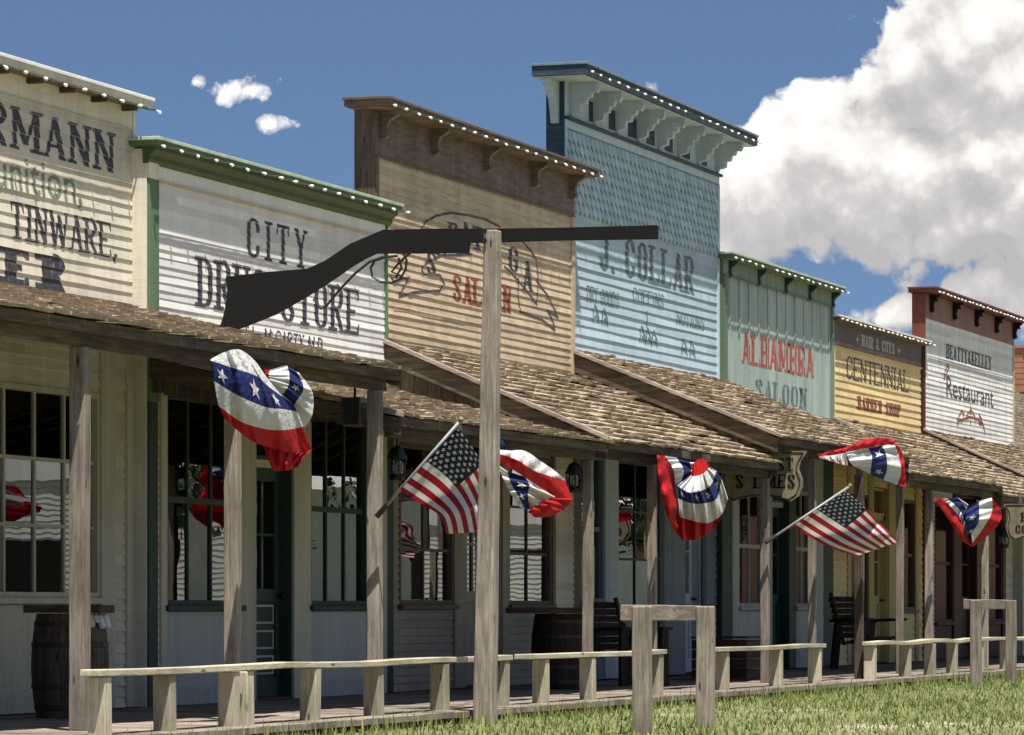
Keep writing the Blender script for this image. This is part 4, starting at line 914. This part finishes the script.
# ================================================================== barrels, crate, chairs
def barrel(px,D,label,lid=None,r=.27,h=.86,board=True):
    xx=X(px,D); t=thing('barrel',(xx,-D,0),label,'barrel','wooden barrels on the boardwalk')
    prof=[(r*.86,0),(r*.95,h*.2),(r,h*.45),(r*.99,h*.6),(r*.94,h*.82),(r*.86,h)]
    m=MB(); m.lathe((xx,-D,0),prof,'dark_timber_z' if lid is None else 'brown_timber_z',26,True); m.build('staves',t,smooth=False)
    for k in (.1,.3,.7,.9):
        rad=r*(.86+.14*math.sin(math.pi*k))+.006; m=MB(); m.lathe((xx,-D,h*k),[(rad-.004,-.02),(rad,-.018),(rad,.018),(rad-.004,.02)],'iron_hoop',26); m.build('hoop',t)
    if board: m=MB(); m.bar((xx-.15,-D+.5 if lid is None else -D+.26,h+.035),(xx-.1,-D-.36,h+.035),.34,.06,'brown_timber_y'); m.build('plank_lid',t,bevel=.006)
    return t
barrel(70,.75,'wooden barrel with a plank lid beside the many-paned window at the left','x',.30,.80)
m=MB(); xx=X(70,.75)
for k in range(7): m.bar((xx-.18+k*.02,-.88-.03*k,.803-.001*k),(xx-.2+k*.03,-.90-.03*k,.70+.03*math.sin(k*2)),.06,.05,'tarp_white')
xx=xx; o=m.build('folded_cloth',bevel=.02); tag(o,'pale folded cloth hanging from under the plank lid of the left barrel','cloth')
barrel(560,1.1,'dark barrel under a long plank, left of the slatted chair',None,.30,.78)
def chair(px,D,label,s=1.0,turn=-.6):
    xx=X(px,D); t=thing('slatted_chair',(xx,-D,0),label,'chair','slatted timber chairs on the boardwalk'); t.rotation_euler=(0,0,turn); o=Vector((xx,-D,0))
    def P(x,y,z): return o+Vector((x,y,z))*s
    m=MB()
    for i in range(7): z=.42+.075*i; y=.26+.035*i; ww=.50-.02*abs(i-3); m.bar(P(-ww/2,y,z),P(ww/2,y,z),.064*s,.03*s,'dark_timber_x',up=(0,1,.2))
    for sx in (-.2,.2): m.bar(P(sx,.22,.30),P(sx,.47,.95),.04*s,.03*s,'dark_timber_z')
    m.build('backrest',t)
    m=MB()
    for i in range(6): y=-.28+.09*i; m.bar(P(-.27,y,.40-.015*i),P(.27,y,.40-.015*i),.07*s,.022*s,'dark_timber_x')
    m.build('seat',t)
    for sx in (-.28,.28):
        m=MB(); m.bar(P(sx,-.34,.62),P(sx,.34,.60),.13*s,.035*s,'dark_timber_x'); m.build('armrest',t)
        m=MB(); m.bar(P(sx,-.27,0),P(sx,-.27,.60),.10*s,.05*s,'dark_timber_z'); m.build('leg',t); m=MB(); m.bar(P(sx,.32,0),P(sx,.24,.59),.10*s,.05*s,'dark_timber_z'); m.build('leg',t)
    for ch in t.children: pass
chair(628,1.2,'dark slatted chair beside the dark barrel, behind the nearer hitching frame')
chair(868,1.0,'dark slatted armchair against the yellow barber shop',1.1)
t=thing('wooden_crate',(X(728,1.3),-1.3,0),'low dark wooden crate on the boardwalk behind the middle low rail','crate'); xx=X(728,1.3); m=MB()
for i in range(4): m.box(xx-.42,xx-.40,-1.62,-1.0,.02+i*.115,.12+i*.115,'dark_timber_x'); m.box(xx+.40,xx+.42,-1.62,-1.0,.02+i*.115,.12+i*.115,'dark_timber_x'); m.box(xx-.42,xx+.42,-1.64,-1.62,.02+i*.115,.12+i*.115,'dark_timber_x'); m.box(xx-.42,xx+.42,-1.0,-.98,.02+i*.115,.12+i*.115,'dark_timber_x')
m.build('slats',t); m=MB(); m.box(xx-.43,xx+.43,-1.65,-.97,.485,.505,'dark_timber_x'); m.build('lid',t)
# utility post with a box, standing in front of the walk
xx=X(859,2.6); t=thing('utility_post',(xx,-2.6,-.1),'plain dark post with a small metal box near its foot','post'); m=MB(); m.bar((xx,-2.6,-.05),(xx,-2.6,2.42),.095,.095,'brown_timber_z',up=(0,1,0),seg=4,wob=.003); m.build('post',t,bevel=.006)
m=MB(); m.box(xx+.02,xx+.12,-2.71,-2.65,.02,.17,'grey_plastic'); m.build('junction_box',t,bevel=.006)
# ================================================================== the far side of the street, seen only in the window glass
def acrosshouse(x0,x1,y0,y1,hz,mat,label,name,cat,gable=True):
    t=thing(name,(x0,y0,-.1),label,cat); m=MB(); S=Siding(.14,.02,0,x0)
    m.box(x0,x1,y1,y0,-.1,hz,mat,1); m.build('wall',t)
    if gable:
        m=MB(); ym=(y0+y1)/2; m.prism([(y1-.4,hz),(y0+.4,hz),(ym,hz+3)],'x',x0-.1,x1+.2,mat if mat!='x' else mat,1); m.box(x0-.3,x1+.3,ym-.1,ym+.1,hz+3,hz+3.1,'roof_grey'); m.build('roof',t)
    m=MB()
    for k in range(3): yy=y0-(y0-y1)*(k+.5)/3; m.box(x0-.03,x0,yy-.5,yy+.5,1,2.6,'black_sheet')
    m.build('window_row',t)
    m=MB(); z=.1
    while z<hz: m.box(x0-.012,x0-.002,y1,y0,z,z+.014,'cream_trim'); z+=.15
    m.build('lap_shadow_strips',t)
acrosshouse(96,112,-27,-36,4.2,'white_board','white gabled house across the street, mirrored in the windows','gabled_house','house')
acrosshouse(118,128,-24,-34,3.4,'white_board','low white shed across the street, mirrored in the windows','shed','shed')
acrosshouse(140,300,-28,-42,9.5,'brick_red','brick block across the street, mirrored in the windows','brick_building','building',False)
def tree(x,y,h,label):
    t=thing('broadleaf_tree',(x,y,-.1),label,'tree','trees across the street'); m=MB(); m.tube([(x,y,-.1),(x+.1,y,h*.3),(x-.1,y+.1,h*.6)],.22,'bark',8,.08)
    for k in range(6): a=k*1.05; m.tube([(x,y,h*.35+.1*k),(x+math.cos(a)*h*.22,y+math.sin(a)*h*.22,h*.65)],.07,'bark',5,.02)
    m.build('trunk',t); m=MB(); 
    cl=[(rr(-.3,.3)*h,rr(-.3,.3)*h,rr(.45,.95)*h,rr(.09,.17)*h) for _ in range(16)]
    for k in range(2600):
        c=random.choice(cl); d=Vector((random.gauss(0,1),random.gauss(0,1),random.gauss(0,1))); d.normalize(); p=Vector((x+c[0],y+c[1],c[2]))+d*c[3]*R()**.4; s=.11; u=Vector((random.gauss(0,1),random.gauss(0,1),random.gauss(0,1))).normalized(); w=u.cross(d).normalized()
        m.face([p-u*s-w*s*.5,p+u*s-w*s*.5,p+u*s+w*s*.5,p-u*s+w*s*.5],'foliage')
    m.build('crown',t)
tree(88,-22,6,'tree across the street nearest the camera side'); tree(114,-20,7,'middle tree across the street between the white houses'); tree(133,-24,8,'farther tree across the street by the brick block')
# ================================================================== sun and sky
sd=Vector((1.15,1.0,-4.4)).normalized()     # the way the light travels
sun=bpy.data.lights.new('sun','SUN'); sun.energy=5.0; sun.angle=math.radians(.53); sun.color=(1,.94,.84); so=bpy.data.objects.new('sun',sun); C.objects.link(so); so.rotation_euler=sd.to_track_quat('-Z','Y').to_euler(); so.location=(20,-20,30)
el=math.asin(-sd.z); to=-sd; az=math.atan2(to.x,to.y)
w=bpy.data.worlds.new('World'); scn.world=w; w.use_nodes=True; nt=w.node_tree; nt.nodes.clear()
out=N(nt,'ShaderNodeOutputWorld'); bg=N(nt,'ShaderNodeBackground'); nt.links.new(bg.outputs[0],out.inputs[0]); bg.inputs[1].default_value=.065
sky=N(nt,'ShaderNodeTexSky'); sky.sky_type='NISHITA'; sky.sun_disc=False; sky.sun_elevation=el; sky.sun_rotation=az; sky.altitude=800; sky.air_density=1.0; sky.dust_density=.2; sky.ozone_density=3.0
tc=N(nt,'ShaderNodeTexCoord'); sx=N(nt,'ShaderNodeSeparateXYZ'); nt.links.new(tc.outputs['Generated'],sx.inputs[0])
def MT(op,a,b=None,clamp=False):
    n=N(nt,'ShaderNodeMath',operation=op); n.use_clamp=clamp
    for i,v in enumerate((a,b)):
        if v is None: continue
        if isinstance(v,(int,float)): n.inputs[i].default_value=v
        else: nt.links.new(v,n.inputs[i])
    return n.outputs[0]
zup=MT('ADD',MT('MULTIPLY',MT('ABSOLUTE',sx.outputs[2]),2.2),.17); cb=N(nt,'ShaderNodeCombineXYZ'); nt.links.new(sx.outputs[0],cb.inputs[0]); nt.links.new(sx.outputs[1],cb.inputs[1]); nt.links.new(zup,cb.inputs[2])
nm=N(nt,'ShaderNodeVectorMath',operation='NORMALIZE'); nt.links.new(cb.outputs[0],nm.inputs[0]); nt.links.new(nm.outputs[0],sky.inputs[0])
# bearings along the street: a = y/x, e = z/x, in hundredths of the lens scale
ax_=MT('MAXIMUM',MT('ABSOLUTE',sx.outputs[0]),.05); qa=MT('MULTIPLY',MT('DIVIDE',sx.outputs[1],ax_),-40.0); qe=MT('MULTIPLY',MT('DIVIDE',sx.outputs[2],ax_),40.0)
def bearing(px,py):
    t_=(px-512)/F; e=(HZ-py)/F; c_,s_=math.cos(TH),math.sin(TH); return -40*(s_-t_*c_)/(c_+t_*s_),40*e/(c_+t_*s_)
def density(da,de,dn=8,dv=3):
    """towering cumulus as a handful of heaps, roughened by billows"""
    a=MT('ADD',qa,da); e=MT('ADD',qe,de); cv=N(nt,'ShaderNodeCombineXYZ'); nt.links.new(a,cv.inputs[0]); nt.links.new(e,cv.inputs[1])
    n1=N(nt,'ShaderNodeTexNoise'); n1.noise_dimensions='2D'; n1.inputs['Scale'].default_value=.50; n1.inputs['Detail'].default_value=dn; n1.inputs['Roughness'].default_value=.60; nt.links.new(cv.outputs[0],n1.inputs['Vector'])
    wv=N(nt,'ShaderNodeVectorMath',operation='SCALE'); wv.inputs['Scale'].default_value=.7; nt.links.new(n1.outputs['Color'],wv.inputs[0]); ad=N(nt,'ShaderNodeVectorMath',operation='ADD'); nt.links.new(cv.outputs[0],ad.inputs[0]); nt.links.new(wv.outputs[0],ad.inputs[1])
    vo=N(nt,'ShaderNodeTexVoronoi'); vo.voronoi_dimensions='2D'; vo.feature='SMOOTH_F1'; vo.inputs['Smoothness'].default_value=.3; vo.inputs['Scale'].default_value=1.15; vo.inputs['Detail'].default_value=dv; vo.inputs['Roughness'].default_value=.55; nt.links.new(ad.outputs[0],vo.inputs['Vector'])
    acc=None
    for (px,py,rx,ry,k) in BL:
        ba,be=bearing(px,py); da_=MT('DIVIDE',MT('SUBTRACT',a,ba),rx/100*1.11); de_=MT('DIVIDE',MT('SUBTRACT',e,be),ry/100*1.05)
        r2=MT('ADD',MT('MULTIPLY',da_,da_),MT('MULTIPLY',de_,de_)); g_=MT('MULTIPLY',MT('SUBTRACT',1.0,r2),k)
        acc=g_ if acc is None else MT('MAXIMUM',acc,g_)
    acc=MT('MAXIMUM',acc,-1.0)
    d=MT('ADD',acc,MT('MULTIPLY',MT('SUBTRACT',n1.outputs[0],.5),1.25)); d=MT('ADD',d,MT('MULTIPLY',MT('SUBTRACT',.42,vo.outputs[0]),.66)); return d
BL=[(1010,70,175,160,1.15),(905,100,75,85,.8),(965,20,75,80,.8),(800,180,110,105,1.1),(745,195,75,95,.95),(905,200,180,100,1.3),(1020,170,120,140,1.3),(1010,290,100,60,.9),(905,312,75,24,.8),(760,250,100,32,.6),(246,88,60,24,.46),(276,126,40,18,.85),(201,79,16,12,.30),(655,88,32,18,.42)]
d0=density(0,0,9,4); d1=density(.06,.30,5,2); d2=density(.2,.95,3,1)
alpha=ramp(nt,d0,[(.06,(0,0,0)),(.26,(1,1,1))])
sh=MT('ADD',MT('MULTIPLY',MT('SUBTRACT',d0,d1),.75),MT('MULTIPLY',MT('SUBTRACT',d0,d2),.30)); sh=MT('ADD',sh,.46)
shade=ramp(nt,sh,[(.0,(4.3,4.2,4.3)),(.36,(5.5,5.3,5.3)),(.62,(7.4,7.1,6.8)),(1.0,(9.9,9.6,9.1))])
cv=N(nt,'ShaderNodeVectorMath',operation='MULTIPLY'); nt.links.new(tc.outputs['Generated'],cv.inputs[0]); cv.inputs[1].default_value=(3,3,7); ng_=noise(nt,cv.outputs[0],1.0,3,.6)
blue=N(nt,'ShaderNodeMix',data_type='RGBA',blend_type='MULTIPLY'); blue.inputs[0].default_value=1; nt.links.new(sky.outputs[0],blue.inputs[6]); blue.inputs[7].default_value=(1.0,1.02,1.0,1)
rest=ramp(nt,ng_,[(.50,(0,0,0)),(.66,(1,1,1))]); c1=mixc(nt,rest,blue.outputs[2],(6.0,6.0,6.1)); c2=mixc(nt,alpha,blue.outputs[2],shade)
a0_,e0_=bearing(-250,-60); a1_,e1_=bearing(1250,0)
inw=MT('MULTIPLY',MT('GREATER_THAN',sx.outputs[0],.3),MT('MULTIPLY',MT('MULTIPLY',MT('GREATER_THAN',qa,a0_),MT('LESS_THAN',qa,a1_)),MT('LESS_THAN',qe,e0_*1.15)))
bg2=N(nt,'ShaderNodeBackground'); bg2.inputs[1].default_value=.065; nt.links.new(c2,bg2.inputs[0]); nt.links.new(c1,bg.inputs[0])
mxw=N(nt,'ShaderNodeMixShader'); nt.links.new(inw,mxw.inputs[0]); nt.links.new(bg.outputs[0],mxw.inputs[1]); nt.links.new(bg2.outputs[0],mxw.inputs[2]); nt.links.new(mxw.outputs[0],out.inputs[0])

# ================================================================== camera and output
cam=bpy.data.cameras.new('camera'); co=bpy.data.objects.new('camera',cam); C.objects.link(co); scn.camera=co
cam.sensor_width=36; cam.lens=F/1024*36; cam.clip_start=.5; cam.clip_end=3000; cam.shift_y=(HZ-367.5)/1024
co.location=(0,-H,CH); fw=Vector((math.cos(TH),math.sin(TH),0)); co.rotation_euler=fw.to_track_quat('-Z','Y').to_euler()
for o in bpy.data.objects:
    if '_o' in o: del o['_o']
scn.render.engine='CYCLES'; vs_=scn.view_settings; vs_.view_transform='Standard'; vs_.look='None'; vs_.exposure=.9; vs_.gamma=1
scn.render.resolution_x=1024; scn.render.resolution_y=735
